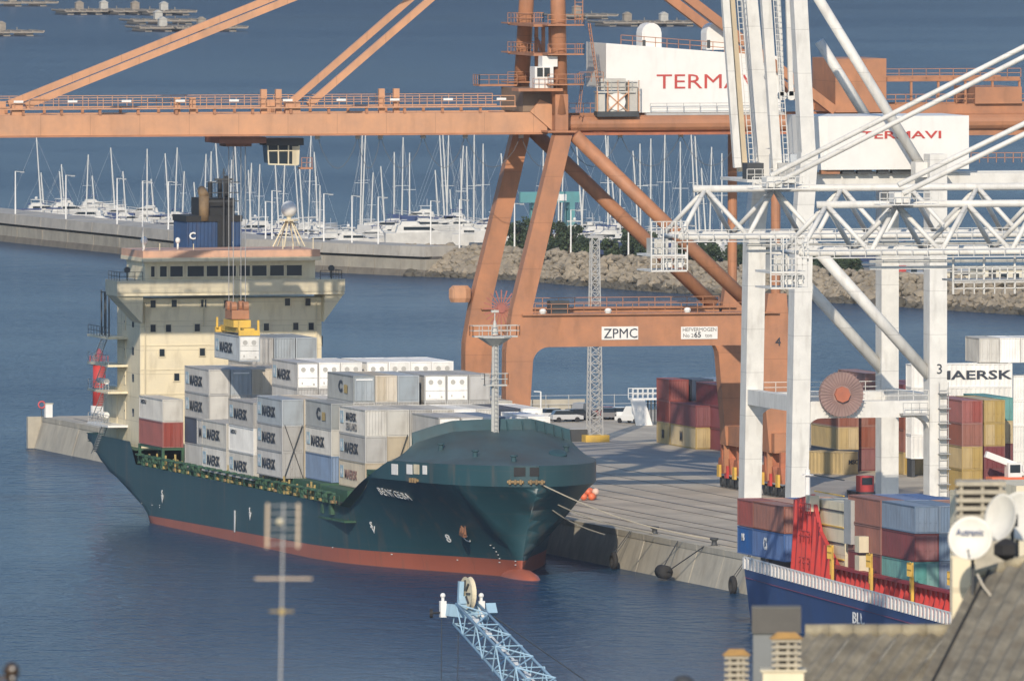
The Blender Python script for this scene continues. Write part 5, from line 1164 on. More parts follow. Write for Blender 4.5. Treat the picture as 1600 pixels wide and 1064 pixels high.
# steel lattice light mast on a yellow base
p = PZ(929, 690, QZ)
t = thing('lattice_light_mast', 'tall grey lattice light mast on a yellow concrete base', 'light mast', (p.x,p.y,QZ)); zt = PY(930,372,p.y).z; hw = .75
for sx_ in (-1,1):
    for sy_ in (-1,1): m = MB(); m.bar((p.x+sx_*hw*1.1,p.y+sy_*hw*1.1,QZ+.8),(p.x+sx_*hw*.6,p.y+sy_*hw*.6,zt),.14); m.build('corner_post', steel, t)
n = 22; m = MB()
for k in range(n):
    z0, z1 = QZ+.8+(zt-QZ-.8)*k/n, QZ+.8+(zt-QZ-.8)*(k+1)/n; s0, s1 = hw*(1.1-.5*k/n), hw*(1.1-.5*(k+1)/n)
    for sy_ in (-1,1): m.bar((p.x-s0,p.y+sy_*s0,z0),(p.x+s1,p.y+sy_*s1,z1),.08); m.bar((p.x+s0,p.y+sy_*s0,z0),(p.x-s1,p.y+sy_*s1,z1),.08); m.bar((p.x-s0,p.y+sy_*s0,z0),(p.x+s0,p.y+sy_*s0,z0),.08)
    for sx_ in (-1,1): m.bar((p.x+sx_*s0,p.y-s0,z0),(p.x+sx_*s1,p.y+s1,z1),.08)
m.build('bracing', steel, t)
m = MB(); m.box(p.x-1.5,p.x+1.5,p.y-1.5,p.y+1.5,QZ+.01,QZ+.85); m.build('base', yellow, t)
m = MB(); m.box(p.x-1,p.x+1,p.y-.5,p.y+.5,zt,zt+.3); m.build('lamp_rack', steel, t)
# street lamp near the mast, perimeter fence
p = PZ(845, 655, QZ); t = thing('street_lamp', 'white street lamp behind the green bow near the far quay edge', 'street lamp', (p.x,p.y,QZ)); zt = PY(845,612,p.y).z
m = MB(); m.tube(p,(p.x,p.y,zt),.1,n=6); m.build('pole', white2, t); m = MB(); m.bar((p.x,p.y,zt),(p.x-.9,p.y,zt+.05),.12); m.build('lamp_head', white2, t)
t = thing('perimeter_fence', 'thin mesh fence along the far edge of the quay', 'fence', (60,QY1-4,QZ))
for k in range(40): m = MB(); m.bar((60+3*k,QY1-4,QZ),(60+3*k,QY1-4,QZ+2.2),.08); m.build('post', steel, t)
for z in (1.0,2.1): m = MB(); m.bar((60,QY1-4,QZ+z),(177,QY1-4,QZ+z),.06); m.build('wire', steel, t)
# parked vehicles along the far edge
def car(px, py, c, label, L=4.2, van=False, rz=0.):
    p = PZ(px, py, QZ); t = thing('parked_car', label, 'van' if van else 'car', (p.x,p.y,QZ), 'vehicles parked on the far quay', rz); h = 2.1 if van else 1.45; cm = mat('car_'+c, {'white':(.75,.75,.73),'grey':(.25,.26,.27),'dark':(.05,.05,.06),'red':(.35,.04,.04),'silver':(.5,.5,.5)}[c], .3, .1, var=.04)
    def loc(m, n, mm): o = m.build(n, mm); o.parent = t; return o
    m = MB(); m.prism([(-L/2,-.85,.35),(L/2,-.85,.35),(L/2,-.85,.8),(L*.3,-.85,.95),(-L*.48,-.85,.95)][::-1], (0,1.7,0)); loc(m, 'body', cm)
    m = MB(); m.prism([(-L*.46,-.75,.95),(L*.26,-.75,.95),(L*.1,-.75,h),(-L*.38,-.75,h)][::-1], (0,1.5,0)); loc(m, 'cabin', cm if van else gl)
    m = MB(); m.box(-L*.36,L*.08,-.7,.7,h,h+.03); loc(m, 'roof', cm)
    for sx_ in (-.3,.3):
        for sy_ in (-.85,.85): m = MB(); m.lathe([(.32,-.1),(.32,.1)], (L*sx_,sy_,.33), 12, (0,1,0)); loc(m, 'wheel', black)
    for sy_ in (-.55,.55): m = MB(); m.box(L/2-.02,L/2+.03,sy_-.15,sy_+.15,.62,.76); loc(m, 'headlight', white2)
for i, (x, y, c, L, v) in enumerate([(885,659,'silver',4,0),(866,656,'white',4,0),(902,657,'dark',4,0),(912,655,'grey',4.5,1),(953,655,'dark',4.2,0),(966,654,'white',4.2,0),(944,653,'red',4,0),(988,661,'white',4.6,1)]):
    car(x, y, c, '%s %s parked on the far quay, %s of the vehicles from the left' % (c, 'van' if v else 'car', nth([1,0,2,3,5,6,4,7][i])), L, v, .3*i)
# white boarding stairs
p = PZ(1005, 664, QZ); t = thing('boarding_stairs', 'white boarding stairs with railed bridge beside the container stacks', 'gangway', (p.x,p.y,QZ))
z1 = PY(1000,622,p.y).z; a = PY(985,0,p.y).x; b = PY(1032,0,p.y).x
m = MB(); m.box(a,b,p.y-1,p.y+1,z1-.2,z1); m.build('bridge', white2, t)
m = MB(); m.rail([(a,p.y-1,z1),(b,p.y-1,z1)],1.2,.6,.07); m.rail([(a,p.y+1,z1),(b,p.y+1,z1)],1.2,.6,.07); m.build('rail', white2, t)
m = MB(); m.prism([(a+.5,p.y-1.1,QZ),(a+2.6,p.y-1.1,QZ),(a+1.6,p.y-1.1,z1-.2),(a-.2,p.y-1.1,z1-.2)][::-1], (0,.3,0)); m.build('side_panel', white2, t)
for k in range(10): m = MB(); u = k/9; m.box(a+.8+1.4*u,a+1.3+1.4*u,p.y-.8,p.y+.8,QZ+.2+(z1-QZ-.4)*(1-u),QZ+.25+(z1-QZ-.4)*(1-u)); m.build('step', steel, t)
for X in (b-.5,b-1.4): m = MB(); m.bar((X,p.y-.8,QZ),(X,p.y-.8,z1-.2),.15); m.bar((X,p.y+.8,QZ),(X,p.y+.8,z1-.2),.15); m.build('support', darksteel, t)
# generator bin by the mast and orange floats on the quay edge
p = PZ(905,690,QZ); t = thing('site_bin', 'dark grey bin beside the yellow mast base', 'bin', (p.x,p.y,QZ)); m = MB(); m.prism([(p.x-.9,p.y,QZ),(p.x+.9,p.y,QZ),(p.x+1.1,p.y,QZ+1.5),(p.x-1.1,p.y,QZ+1.5)][::-1],(0,1.4,0)); m.build('body', darksteel, t); m = MB(); m.box(p.x-1.15,p.x+1.15,p.y-.05,p.y+1.45,QZ+1.5,QZ+1.58); m.build('rim', steel, t)
p = PZ(920,781,QZ); t = thing('pile_of_buoys', 'heap of orange buoys on the quay edge beside the green bow', 'buoys', (p.x,p.y,QZ)); rg = random.Random(2)
buoym = mat('orange_buoy',(.75,.16,.06),.5,var=.15)
for k in range(9): m = MB(); m.sphere((p.x+rg.uniform(-.9,.9),p.y+rg.uniform(-1,1),QZ+.42+.5*(k>5)), .42, 10, 7); m.build('buoy', buoym if k%4 else mat('pale_buoy',(.7,.5,.4)), t, True)
# ------------------------------------------------------------------ container yard
yard_n = 0
def ystack(px, py, specs, L=12.19, col_='', rz=0., p=None):
    p = p or PZ(px, py, QZ); z = QZ+.02
    for i, (c, e, txt) in enumerate(specs):
        tier = 'only' if len(specs) == 1 else 'top' if i == len(specs)-1 else TIER[i]
        container(p.x, p.y, z, c, '%s container, %s tier of the %s' % (WORD[c], tier, col_), L=L, H=2.62, end=e, txt=txt, group='containers in the yard', rz=rz); z += 2.63
    return p
msc = ('-x','M',1.2,lettering_dark,0,7.6,.7,.9)
pL = PZ(1087, 702, QZ)
ystack(0,0,[('yellow','door',msc),('maroon','door',None)],col_='left yard stack nearest the camera',p=pL)
ystack(0,0,[('yellow','door',None),('redbrown','door',None)],col_='second column of the left yard stack',p=pL+V((2.5,0,0)))
ystack(0,0,[('yellow','door',('-x','M',1.0,lettering_dark,0,3.6,.7,.9)),('red','door',None),('red','plain',None)],L=6.06,col_='rear left yard stack',p=pL+V((0,12.6,0)))
ystack(0,0,[('yellow','door',None),('red','door',None),('navy','door',None)],L=6.06,col_='rear stack beside the rear left yard stack',p=pL+V((2.9,12.6,0)))
ystack(0,0,[('navy','door',None),('navy','door',None),('slate','door',None)],L=6.06,col_='dark rear stack behind the orange crane leg',p=pL+V((5.6,12.6,0)))
ystack(1128,705,[('maroon','plain',None),('maroon','plain',None),('maroon','plain',None)],col_='dark stack hidden by the orange crane leg')
ystack(1185,712,[('maroon','door',None),('blue','door',None),('blue','door',None)],col_='stack seen between the white crane legs')
p = ystack(1310,738,[('navy','door',None),('yellow','door',None),('redbrown','door',None)],col_='stack under the cable reel')
ystack(0,0,[('maroon','door',None),('redbrown','door',None),('redbrown','door',None)],col_='red stack right of the cable reel',p=p+V((3.2,3,0)))
ystack(0,0,[('navy','plain',None),('maroon','door',None),('maroon','door',None)],col_='stack behind the middle crane leg',p=p+V((6.1,3,0)))
ystack(1318,742,[('yellow','panel',('-y','MSC',.5,lettering_dark,.8,-.05,1.2,1.2))],L=6.06,col_='ground beside the cable-reel stack',rz=.55)
p = ystack(1412,742,[('yellow','door',None),('redbrown','door',None),('redbrown','door',None),('maroon','door',None)],col_='stack left of the leg numbered 3')
ystack(0,0,[('navy','door',None),('blue','door',None),('slate','door',None),('maroon','door',None)],col_='dark stack left of the leg numbered 3',p=p+V((2.6,1,0)))
p = ystack(1352,722,[('maroon','door',None),('redbrown','door',None),('yellow','door',None),('redbrown','door',None)],col_='rear stack between the inner crane legs')
ystack(0,0,[('yellow','door',None),('maroon','door',None),('navy','door',None)],col_='rear stack right of the middle crane leg',p=p+V((5.4,0,0)))
ystack(0,0,[('slate','door',None),('yellow','door',None),('red','door',None)],col_='rear stack beside the leg numbered 3',p=p+V((8.1,0,0)))
pr_ = PZ(1503, 770, QZ)
ystack(0,0,[('yellow','door',None),('yellow','door',msc),('redbrown','door',None),('red','door',None)],col_='red-topped yard stack right of the leg numbered 3',p=pr_)
ystack(0,0,[('maroon','door',None),('maroon','door',None),('yellow','door',None),('yellow','door',None)],col_='yellow-topped second yard stack right of the leg numbered 3',p=pr_+V((2.65,0,0)))
ystack(0,0,[('redbrown','door',None),('maroon','door',None),('yellow','door',None),('teal','door',None)],col_='teal-topped yard stack at the right edge',p=pr_+V((5.3,6,0)))
# long white containers lying across, with wide lettering
q = PY(1424, 606, 128.0)
for k in range(5):
    z = q.z-2.75*(4-k) - .0
    if z < QZ: continue
    container(q.x+12.19, 128.0, z, 'reefer', 'long white lettered container lying broadside behind the yard stacks' if k == 4 else 'long white container buried under the broadside lettered one', H=2.74, group='containers broadside in the yard', rz=math.pi/2, txt=('-x','MAERSK',1.0,lettering_dark,0,9.3,.95,1.75) if k == 4 else None)
zz = q.z
t = thing('container_trestle', 'steel trestle under the broadside white containers', 'trestle', (q.x+6,129,QZ))
zb_ = q.z-2.75*4
while zb_ < QZ: zb_ += 2.75
for X in (q.x+.3,q.x+6,q.x+11.8): m = MB(); m.box(X-.2,X+.2,128.2,130.2,QZ,zb_-.02); m.build('leg', darksteel, t)
q2 = PY(1531, 566, 129.0)
for k in range(3):
    p = V((q2.x+2.5*k,129.2,q.z+2.76)); container(p.x, p.y, p.z, 'pale' if k == 0 else 'reefer', 'white container, %s of three standing end-on above the broadside one' % nth(k), L=6.06, H=2.9, end='door' if k == 0 else 'plain', group='white containers end-on in the yard')
for k in range(3):
    p = V((q.x+12.4+2.5*k,129.2,QZ+.02)); z = QZ+.02
    while z+2.7 < q.z+2.76: container(p.x, p.y, z, 'reefer', 'white container in the columns at the right edge behind the yard stacks', L=6.06, H=2.9, end='plain', group='white containers in hidden columns'); z += 2.9
# orange machine and white truck at the right edge
p = PZ(1585, 772, QZ)
t = thing('reach_stacker', 'white and orange lifting truck at the right edge below the containers', 'truck', (p.x,p.y,QZ))
m = MB(); m.box(p.x-3,p.x+3.6,p.y-1.3,p.y+1.3,QZ+.9,QZ+2.0); m.build('chassis', buoym, t)
m = MB(); m.box(p.x-1,p.x+.6,p.y-1,p.y+.6,QZ+2,QZ+3.6); m.build('cab', white2, t); m = MB(); m.box(p.x-.8,p.x+.4,p.y-1.05,p.y-.99,QZ+2.5,QZ+3.4); m.build('cab_window', gl, t)
m = MB(); m.bar((p.x+3,p.y,QZ+2.2),(p.x-3.4,p.y,QZ+4.6),.7); m.build('lifting_arm', white2, t)
for a in (-2.1,2.4): m = MB(); m.lathe([(.85,-.35),(.85,.35)], (p.x+a,p.y-1.2,QZ+.86), 14, (0,1,0)); m.build('wheel', black, t); m = MB(); m.lathe([(.85,-.35),(.85,.35)], (p.x+a,p.y+1.2,QZ+.86), 14, (0,1,0)); m.build('wheel', black, t)
p = PZ(1350, 782, QZ); t = thing('terminal_tractor', 'small red terminal tractor on the quay behind the blue ship', 'tractor', (p.x,p.y,QZ))
m = MB(); m.box(p.x-1.2,p.x+1.2,p.y-2.5,p.y+3,QZ+.6,QZ+1.1); m.build('chassis', darksteel, t); m = MB(); m.box(p.x-1.1,p.x+.5,p.y-2.4,p.y-.6,QZ+1.1,QZ+2.9); m.build('cab', redp, t); m = MB(); m.box(p.x-.9,p.x+.3,p.y-2.46,p.y-2.41,QZ+1.9,QZ+2.7); m.build('windscreen', gl, t)
for a in (-1.5,1.8):
    for s in (-1.1,1.1): m = MB(); m.lathe([(.5,-.2),(.5,.2)], (p.x+s,p.y+a,QZ+.52), 12, (1,0,0)); m.build('wheel', black, t)

# ------------------------------------------------------------------ the blue ship at the right
bs_ = thing('coaster', 'blue-hulled feeder ship with red deck sides and white bulwark railing behind the roof', 'ship', (6,-150,0))
navyh = mat('navy_hull_paint', (.032,.08,.23), .5, var=.15, scale=.2, streak=.2)
E0, E1 = PX(1163,888,2.4), PX(1480,975,-1.6)
def rl(u): return E0.lerp(E1, u)
m = MB(); pts = []
NS = 12
for k in range(NS+1):
    p = rl(k/NS*1.25); pts.append(p)
far = V((8.5, E0.y+9, E0.z+.6))
side = [far]+pts
for p in side: m.v += [(p.x+(1.6 if p is far else .9), p.y, -2), (p.x, p.y, p.z)]
n = len(side)
for k in range(n-1): m.f.append((2*k,2*k+2,2*k+3,2*k+1))
b = len(m.v)
for p in side: m.v += [(18.6-p.x-3.8, p.y, -2), (18.6-p.x-4.4, p.y, p.z)] if False else [(13.2,p.y,-2),(13.4,p.y,p.z)]
for k in range(n-1): m.f.append((b+2*k+2,b+2*k,b+2*k+1,b+2*k+3))
m.f.append((0,1,b+1,b)); m.build('hull', navyh, bs_)
m = MB()
for k in range(n-1): m.add([side[k]-V((0,0,.9)), side[k+1]-V((0,0,.9)), V((13.3,side[k+1].y,side[k+1].z-.9)), V((13.3,side[k].y,side[k].z-.9))], [(0,1,2,3)])
m.build('deck', redp, bs_)
# bulwark stanchions, white
L_tot = (rl(1.25)-rl(0)).length; k = 0; s = 0.
while s < 1.2:
    p = rl(s); m = MB(); m.box(p.x-.1,p.x+.05,p.y-.33,p.y+.33,p.z-.02,p.z+1.15); m.build('bulwark_stanchion', white2, bs_); s += .0175; k += 1
m = MB()
for k in range(NS): m.bar(rl(k/NS*1.25)+V((0,0,1.2)), rl((k+1)/NS*1.25)+V((0,0,1.2)), .14); m.bar(rl(k/NS*1.25)+V((.25,0,.5)), rl((k+1)/NS*1.25)+V((.25,0,.5)), .08)
m.build('bulwark_rail', white2, bs_)
text('BLUE', 1.1, lettering_white, bs_, rl(.55)+V((-.1,0,-2.4))-bs_.location, ((0.06,-1,0),(0,0,1),(-1,-.06,0)), 'name_lettering', sx=1.5, bold=.02)
m = MB(); p = far; m.prism([(p.x-1.6,p.y-4.6,E0.z+.1),(p.x-3.2,p.y-7,E0.z+.1),(p.x-3.4,p.y-7,E0.z+1.6),(p.x-2.0,p.y-4.2,E0.z+1.9)], (.25,0,0)); m.build('bow_bulwark', white2, bs_)
# red hold side wall with ribs
XW = 3.2
w0, w1 = PX(1240,880,XW).y, PX(1500,940,XW).y
dk = rl(.4).z-.9
def wz(px, py): return PX(px, py, XW)
a = wz(1335, 862); b = wz(1330, 895)
prof = [wz(1240,780), wz(1268,772), wz(1280,830), wz(1308,885), wz(1500,928)]
bot = min(p.z for p in prof)
m = MB(); poly = [V((XW,w0+1,dk))]+prof+[V((XW,w1,dk))]
m.prism([tuple(p) for p in poly][::-1], (.4,0,0)); hw_ = m.build('hold_side', redp, bs_)
nr = 34
for k in range(nr):
    y = w0-1.2+(w1-w0+1.5)*k/(nr-1); zt_ = None
    for pa, pb in zip(prof, prof[1:]):
        if min(pa.y,pb.y) <= y <= max(pa.y,pb.y): u = (y-pa.y)/((pb.y-pa.y) or 1); zt_ = pa.z+(pb.z-pa.z)*u
    zt_ = (zt_ or prof[-1].z)-.15; m = MB(); m.prism([(XW,y,dk),(XW-.75,y,dk),(XW-.15,y,zt_),(XW,y,zt_)], (0,.18,0)); m.build('rib', redp, hw_)
    if k < nr-1 and k % 2 == 0: m = MB(); m.bar((XW-.25,y,dk+.5),(XW-.25,y+(w1-w0)/(nr-1),zt_-.5),.12); m.build('brace', mat('dark_red_paint',(.3,.02,.03)), hw_)
m = MB(); m.bar(prof[3]+V((-.3,0,.05)), prof[4]+V((-.3,0,.05)), .8, .25); m.build('coaming_ledge', mat('dark_red_paint',(.3,.02,.03)), hw_)
for px in (1302, 1363, 1427, 1490):
    q = PX(px-4, 872+(px-1302)*.22, XW-.5); p = V((XW-.9, PX(px, 900, XW-.8).y, dk))
    m = MB(); m.bar(p, V((XW-.9,p.y,q.z)), .28); m.build('access_post', yellow, bs_)
    m = MB(); m.ladder(V((XW-.7,p.y+1.0,q.z-1.6)), V((XW-.7,p.y+1.0,q.z+1.4)), .9, (0,1,0), .12, .4); m.rail([(XW-.9,p.y+1.8,q.z),(XW-.9,p.y+.2,q.z)],1.3,.4,.1); m.build('access_ladder', yellow, bs_)
for px, py in ((1268,786),(1345,850),(1345,880)):
    q = PX(px, py, XW); m = MB(); m.box(XW-.4,XW+.6,q.y-.8,q.y+.8,q.z-.8,q.z+.8); m.build('lashing_bridge_box', creamd, bs_)
m = MB()
for z in (6.5,9.2,12): m.rail([(XW-.4,PX(1255,800,XW).y,z),(XW-.4,PX(1272,800,XW).y,z)],1.,.6,.08)
m.build('stair_tower_rail', redp, bs_)
# white mast of the blue ship
q = PX(1262, 770, 9); zt = PX(1262,718,9).z; m = MB(); m.tube((9,q.y,5),(9,q.y,zt-1),.32,.25,10); m.lathe([(.6,0),(.6,.1)], (9,q.y,zt-1.6), 10); m.tube((9,q.y,zt-1),(9,q.y,zt),.08); m.build('mast', white2, bs_)
q = PX(1490, 900, XW-.4); m = MB(); m.box(XW-1.2,12.8,q.y-8,q.y-1.5,5,17); m.build('deckhouse', cream, bs_)
m = MB(); m.box(-1,11,E1.y-22,E1.y-10,4,19); m.build('deckhouse', cream, bs_)
# its containers: (left x, right x, top y at left, colour, tiers down)
def bcont(px, py, color, label, L=12.19, txt=None, end='plain', X=XW+.2, H=2.75):
    p = PX(px, py, X); container(X, p.y-L, p.z-H, color, label, L=L, H=H, end=end, txt=txt, group='containers on the blue ship')
def seg(x0, y0, slope=.2): pass
c1 = PX(1152, 778, XW+.2)
specs = [('red',6.06,[None],0,'short red container at the outer end of the blue ship, top tier'),('redbrown',12.19,None,6.1,'brown container next to the short red one on the blue ship')]
zt1 = c1.z
container(XW+.2, c1.y-6.06, zt1-2.75, 'red', specs[0][4], L=6.06, H=2.75, group='containers on the blue ship')
container(XW+.2, c1.y-6.1-12.19, zt1-2.75, 'redbrown', specs[1][4], H=2.75, group='containers on the blue ship')
container(XW+.2, c1.y-6.06, zt1-5.6, 'blue', 'short blue container below the red one on the blue ship', L=6.06, H=2.8, group='containers on the blue ship', txt=('-x','MS',.7,lettering_white,0,4.4,1.4,.9))
container(XW+.2, c1.y-6.1-12.19, zt1-5.6, 'blue', 'long blue container below the brown one on the blue ship', H=2.8, group='containers on the blue ship', txt=('-x','CS',1.2,lettering_white,0,8.0,.9,.7))
m = MB(); m.box(XW+2.4,12.3,c1.y-18,c1.y-1,dk,zt1-5.65); m.build('hatch_cover', darksteel, bs_)
for k in range(1,4):
    container(XW+.2+2.5*k, c1.y-12.2, zt1-2.75, ['','orangeb','blue','orangeb'][k], 'container roof, %s row inboard of the short red one on the blue ship' % nth(k), H=2.75, group='containers on the blue ship'); container(XW+.2+2.5*k, c1.y-12.2, zt1-5.6, 'blue', 'container under the inboard rows of the blue ship outer bay', H=2.75, group='buried containers on the blue ship')
# second block: three tiers
c2 = PX(1325, 772, XW+.6); X2 = XW+.6
def tier3(dy_, L, cols, names, ends=('plain','plain','plain')):
    z = c2.z
    for i, c in enumerate(cols):
        container(X2, c2.y-dy_-L, z-2.72, c, names[i], L=L, H=2.7, end=ends[i], group='containers on the blue ship'); z -= 2.75
tier3(0, 12.19, ['redbrown','redbrown','maroon'], ['top brown container of the second block on the blue ship','middle brown container of the second block on the blue ship','bottom maroon container of the second block behind the yellow ladders'])
tier3(12.6, 12.19, ['slate','maroon','teal'], ['slate blue container, top tier near the satellite dish','maroon container below the slate blue one','teal container low down beside the yellow ladder'], ('door','door','door'))
m = MB(); m.box(X2+.1,12.5,c2.y-25,c2.y,dk,c2.z-8.3); m.build('hatch_cover', darksteel, bs_)
for k in range(1,4):
    for j in range(2):
        container(X2+2.5*k, c2.y-12.19-12.6*j, c2.z-2.72-(.0 if k < 3 else .3), ['slate','blue','blue','slate','orangeb','blue'][(k+j*2)%6], 'container roof, %s row inboard, %s half of the second block' % (nth(k), ['far','near'][j]), H=2.7, end='plain', group='containers on the blue ship')
        for i in (1,2): container(X2+2.5*k, c2.y-12.19-12.6*j, c2.z-2.72-2.75*i-(.0 if k < 3 else .3), 'slate', 'container buried inside the second block of the blue ship', H=2.7, group='buried containers on the blue ship')
# cream cell tower between the blocks
a = PX(1275,790,XW+1); b = PX(1322,790,XW+1)
m = MB(); m.box(XW+.9,12,b.y,a.y,dk,PX(1275,778,XW+1).z); m.build('lashing_tower', cream, bs_)
for k in range(7): m = MB(); z = dk+2+1.6*k; m.box(XW+.75,XW+.9,b.y+.2,a.y-.2,z,z+.12); m.build('tower_ledge', yellow if k%2 else darksteel, bs_)
q = PX(1330,815,XW+.7); m = MB(); m.box(XW+.3,XW+.9,q.y-1.3,q.y+1.3,q.z-2.2,q.z+2.2); m.build('tower_locker', steel, bs_)
# ------------------------------------------------------------------ light blue lattice crane in front of the water
lb = mat('light_blue_paint', (.3,.48,.62), .5, var=.12, streak=.15)
D1, D2 = 1160., 1142.
tip = PD(727, 958, D1); base = PD(893, 1135, D2); ax = (base-tip).normalized()
bc = thing('lattice_jib_crane', 'light blue lattice jib crane reaching up from the bottom edge over the water', 'crane', (PD(1100,1400,1000).x, PD(1100,1400,1000).y, QZ))
foot = PD(1100, 1400, 1000)
sd = ax.cross(V((0,0,1))).normalized(); upv = sd.cross(ax).normalized()
if upv.z < 0: upv = -upv
Lj = (base-tip).length*2.2
def jp(s, a, b): w_ = .85+.55*min(1, s/25); h_ = .8+.5*min(1, s/25); return tip+ax*s+sd*(a*w_)+upv*(b*h_)
for a in (-1,1):
    for b in (-1,1): m = MB(); m.tube(jp(0,a,b), jp(Lj,a,b), .1, .13, 8); m.build('chord', lb, bc, True)
k = 0; s = .0
while s < Lj-2.1:
    for (a0,b0,a1,b1) in ((-1,1,1,1),(-1,-1,1,-1),(-1,-1,-1,1),(1,-1,1,1)):
        m = MB(); p_, q_ = (jp(s,a0,b0), jp(s+2.1,a1,b1)) if k % 2 else (jp(s,a1,b1), jp(s+2.1,a0,b0)); m.tube(p_, q_, .06, n=6); m.tube(jp(s,a0,b0), jp(s,a1,b1), .05, n=6); m.build('lattice_bar', lb, bc)
    s += 2.1; k += 1
m = MB()
for u in (-.2,.25): m.tube(jp(1,u,.2), jp(Lj,u,.2), .09, n=6)
for j in range(12): c = jp(2+2.6*j, .05, .25); m.box(c.x-.25,c.x+.25,c.y-.25,c.y+.25,c.z-.2,c.z+.2)
m.build('hoist_lines', mat('pale_blue_grey',(.5,.55,.6)), bc)
m = MB(); c0 = jp(0,0,0); m.bar(jp(-.4,-2.2,-.3), jp(-.4,1.6,.2), 1.1, .9); m.bar(jp(-.9,-2.3,-.9), jp(.2,-2.3,.6), .8); hd = m.build('jib_head', lb, bc)
wc_ = PD(731, 927, D1); m = MB(); m.lathe([(1.1,-.18),(1.25,-.2),(1.15,-.08),(1.15,.08),(1.25,.2),(1.1,.18)], wc_, 24, RT*.93+FW*.37); m.build('head_sheave', creamd, hd)
for j in range(8): a = j*math.pi/4; d1 = V((0,0,1))*math.cos(a)+(RT*.37-FW*.93)*math.sin(a); m = MB(); m.bar(wc_+d1*.3-(RT*.93+FW*.37)*.22, wc_+d1*1.0-(RT*.93+FW*.37)*.22, .14); m.build('sheave_spoke', darksteel, hd)
m = MB(); m.bar(wc_+V((0,0,-.2))-RT*.4, c0, .7, .6); m.bar(wc_+V((0,0,.9))-RT*.5, wc_+V((0,0,-1.4))-RT*.6, .35, .5); m.build('sheave_bracket', lb, hd)
for x, y in ((692,930),(752,930)): p = PD(x, y, D1); m = MB(); m.sphere(p, .2, 8, 6); m.tube(p, p-V((0,0,1.4)), .12, n=6); m.bar(p-V((0,0,.4)), p-V((0,0,1.6)), .45); m.build('warning_lamp', white2, hd)
p = PD(674, 958, D1); m = MB(); m.lathe([(.34,-.12),(.34,.12)], p, 14, RT); m.tube(p, p+RT*.9+V((0,0,.1)), .08, n=6); m.build('limit_wheel', black, hd)
m = MB(); m.tube(PD(770,962,D1), PD(925,1070,D1-20), .05, n=5); m.tube(PD(690,965,D1), PD(689,1100,D1), .03, n=4); m.tube(PD(716,968,D1), PD(715,1100,D1), .03, n=4); m.build('stay_cable', darksteel, bc)
# its tower on a dock below the frame
m = MB(); j = jp(Lj,0,0); m.box(j.x-3.5,j.x+3.5,j.y-3,j.y+4,j.z-3,j.z+1.5); m.build('machinery_house', lb, bc)
m = MB()
for a in (-2.5,2.5):
    for b in (-2,3): m.bar((j.x+a,j.y+b,j.z-3), (j.x+a*1.6,j.y+b*1.6,QZ-.3), .8)
m.build('portal_legs', lb, bc)
m = MB(); m.box(j.x-60,j.x+70,j.y-260,j.y+14,-2,QZ-.35); struct(m.build('near_dock', concrete))

# ------------------------------------------------------------------ foreground hillside, roofs and aerials
DF = 250.
hill = MB(); g = PD(1400, 1064, DF)
hp = [(-600,-200,48),(700,-200,52),(700,60,46),(-600,60,44),(-600,420,4.5),(700,420,4.5),(-600,520,-2),(700,520,-2)]
V0 = CAM
hill.v = [tuple(V((V0.x,V0.y,0))+RT*a+V((dx,dy,0))*b+V((0,0,c))) for a, b, c in hp]; hill.f = [(0,1,2,3),(3,2,5,4),(4,5,7,6)]
struct(hill.build('hillside', mat('hillside_ground', (.12,.12,.08), .95, var=.3, scale=.05)))
roofm = mat('mossy_fibre_cement', (.21,.19,.145), .95, var=.45, scale=2.2, streak=.6, sc2=2.5, stretch=(1,1,1), bump=.5)
ridgem = mat('lichen_ridge_cement', (.33,.29,.2), .95, var=.35, scale=2.0, streak=.4, sc2=5, stretch=(1,1,1), bump=.5)
def corrugated(corner, u, Lu, v, Lv, nrm, pitch, depth, name, parent):
    """one sheet: ridges run along v, repeat along u"""
    m = MB(); n = int(Lu/pitch+.5); S = 8; r = 0
    for i in range(n*S+1):
        o = depth*.5*(1+math.cos(2*math.pi*i/S)); p = corner+u*(i*pitch/S)+nrm*o; m.v += [tuple(p), tuple(p+v*Lv)]
    for i in range(n*S): m.f.append((2*i,2*i+2,2*i+3,2*i+1))
    return m.build(name, roofm, parent, True)
U = RT; Fh = V((dx,dy,0))
# roof A: ridge across, slope falling towards the camera and down the street
house = thing('fibre_cement_roof_house', 'house with mossy corrugated roof along the bottom edge below the blue ship', 'house', tuple(V((g.x,g.y,46))))
rA0 = PD(1262, 992, DF); slopeA = (-Fh*.9 - V((0,0,1))*.36 - U*.33).normalized()
nA = U.cross(slopeA).normalized(); nA = nA if nA.z > 0 else -nA
for k in range(6): corrugated(rA0+U*(.745*k), U, .74, slopeA, 6.0, nA, .245, .06, 'roof_sheet', house)
m = MB(); 
for k in range(5): pass
a = PD(1258, 986, DF+.05); b = PD(1486, 986, DF+.05)
nrg = 6
for k in range(nrg):
    p_, q_ = a.lerp(b, k/nrg), a.lerp(b, (k+.985)/nrg); m = MB(); m.tube(p_, q_, .115, .12, 12); m.build('ridge_tile', ridgem, house, True)
m = MB(); c = PD(1262, 1000, DF+.5); m.box(-0,0,0,0,0,0) if False else None
w0 = V((c.x,c.y,0)); m.prism([tuple(w0+V((0,0,46))), tuple(w0+U*2.3+V((0,0,46))), tuple(w0+U*2.3+V((0,0,c.z-.35))), tuple(w0+V((0,0,c.z-.35)))], Fh*6); m.build('wall', creamd, house)
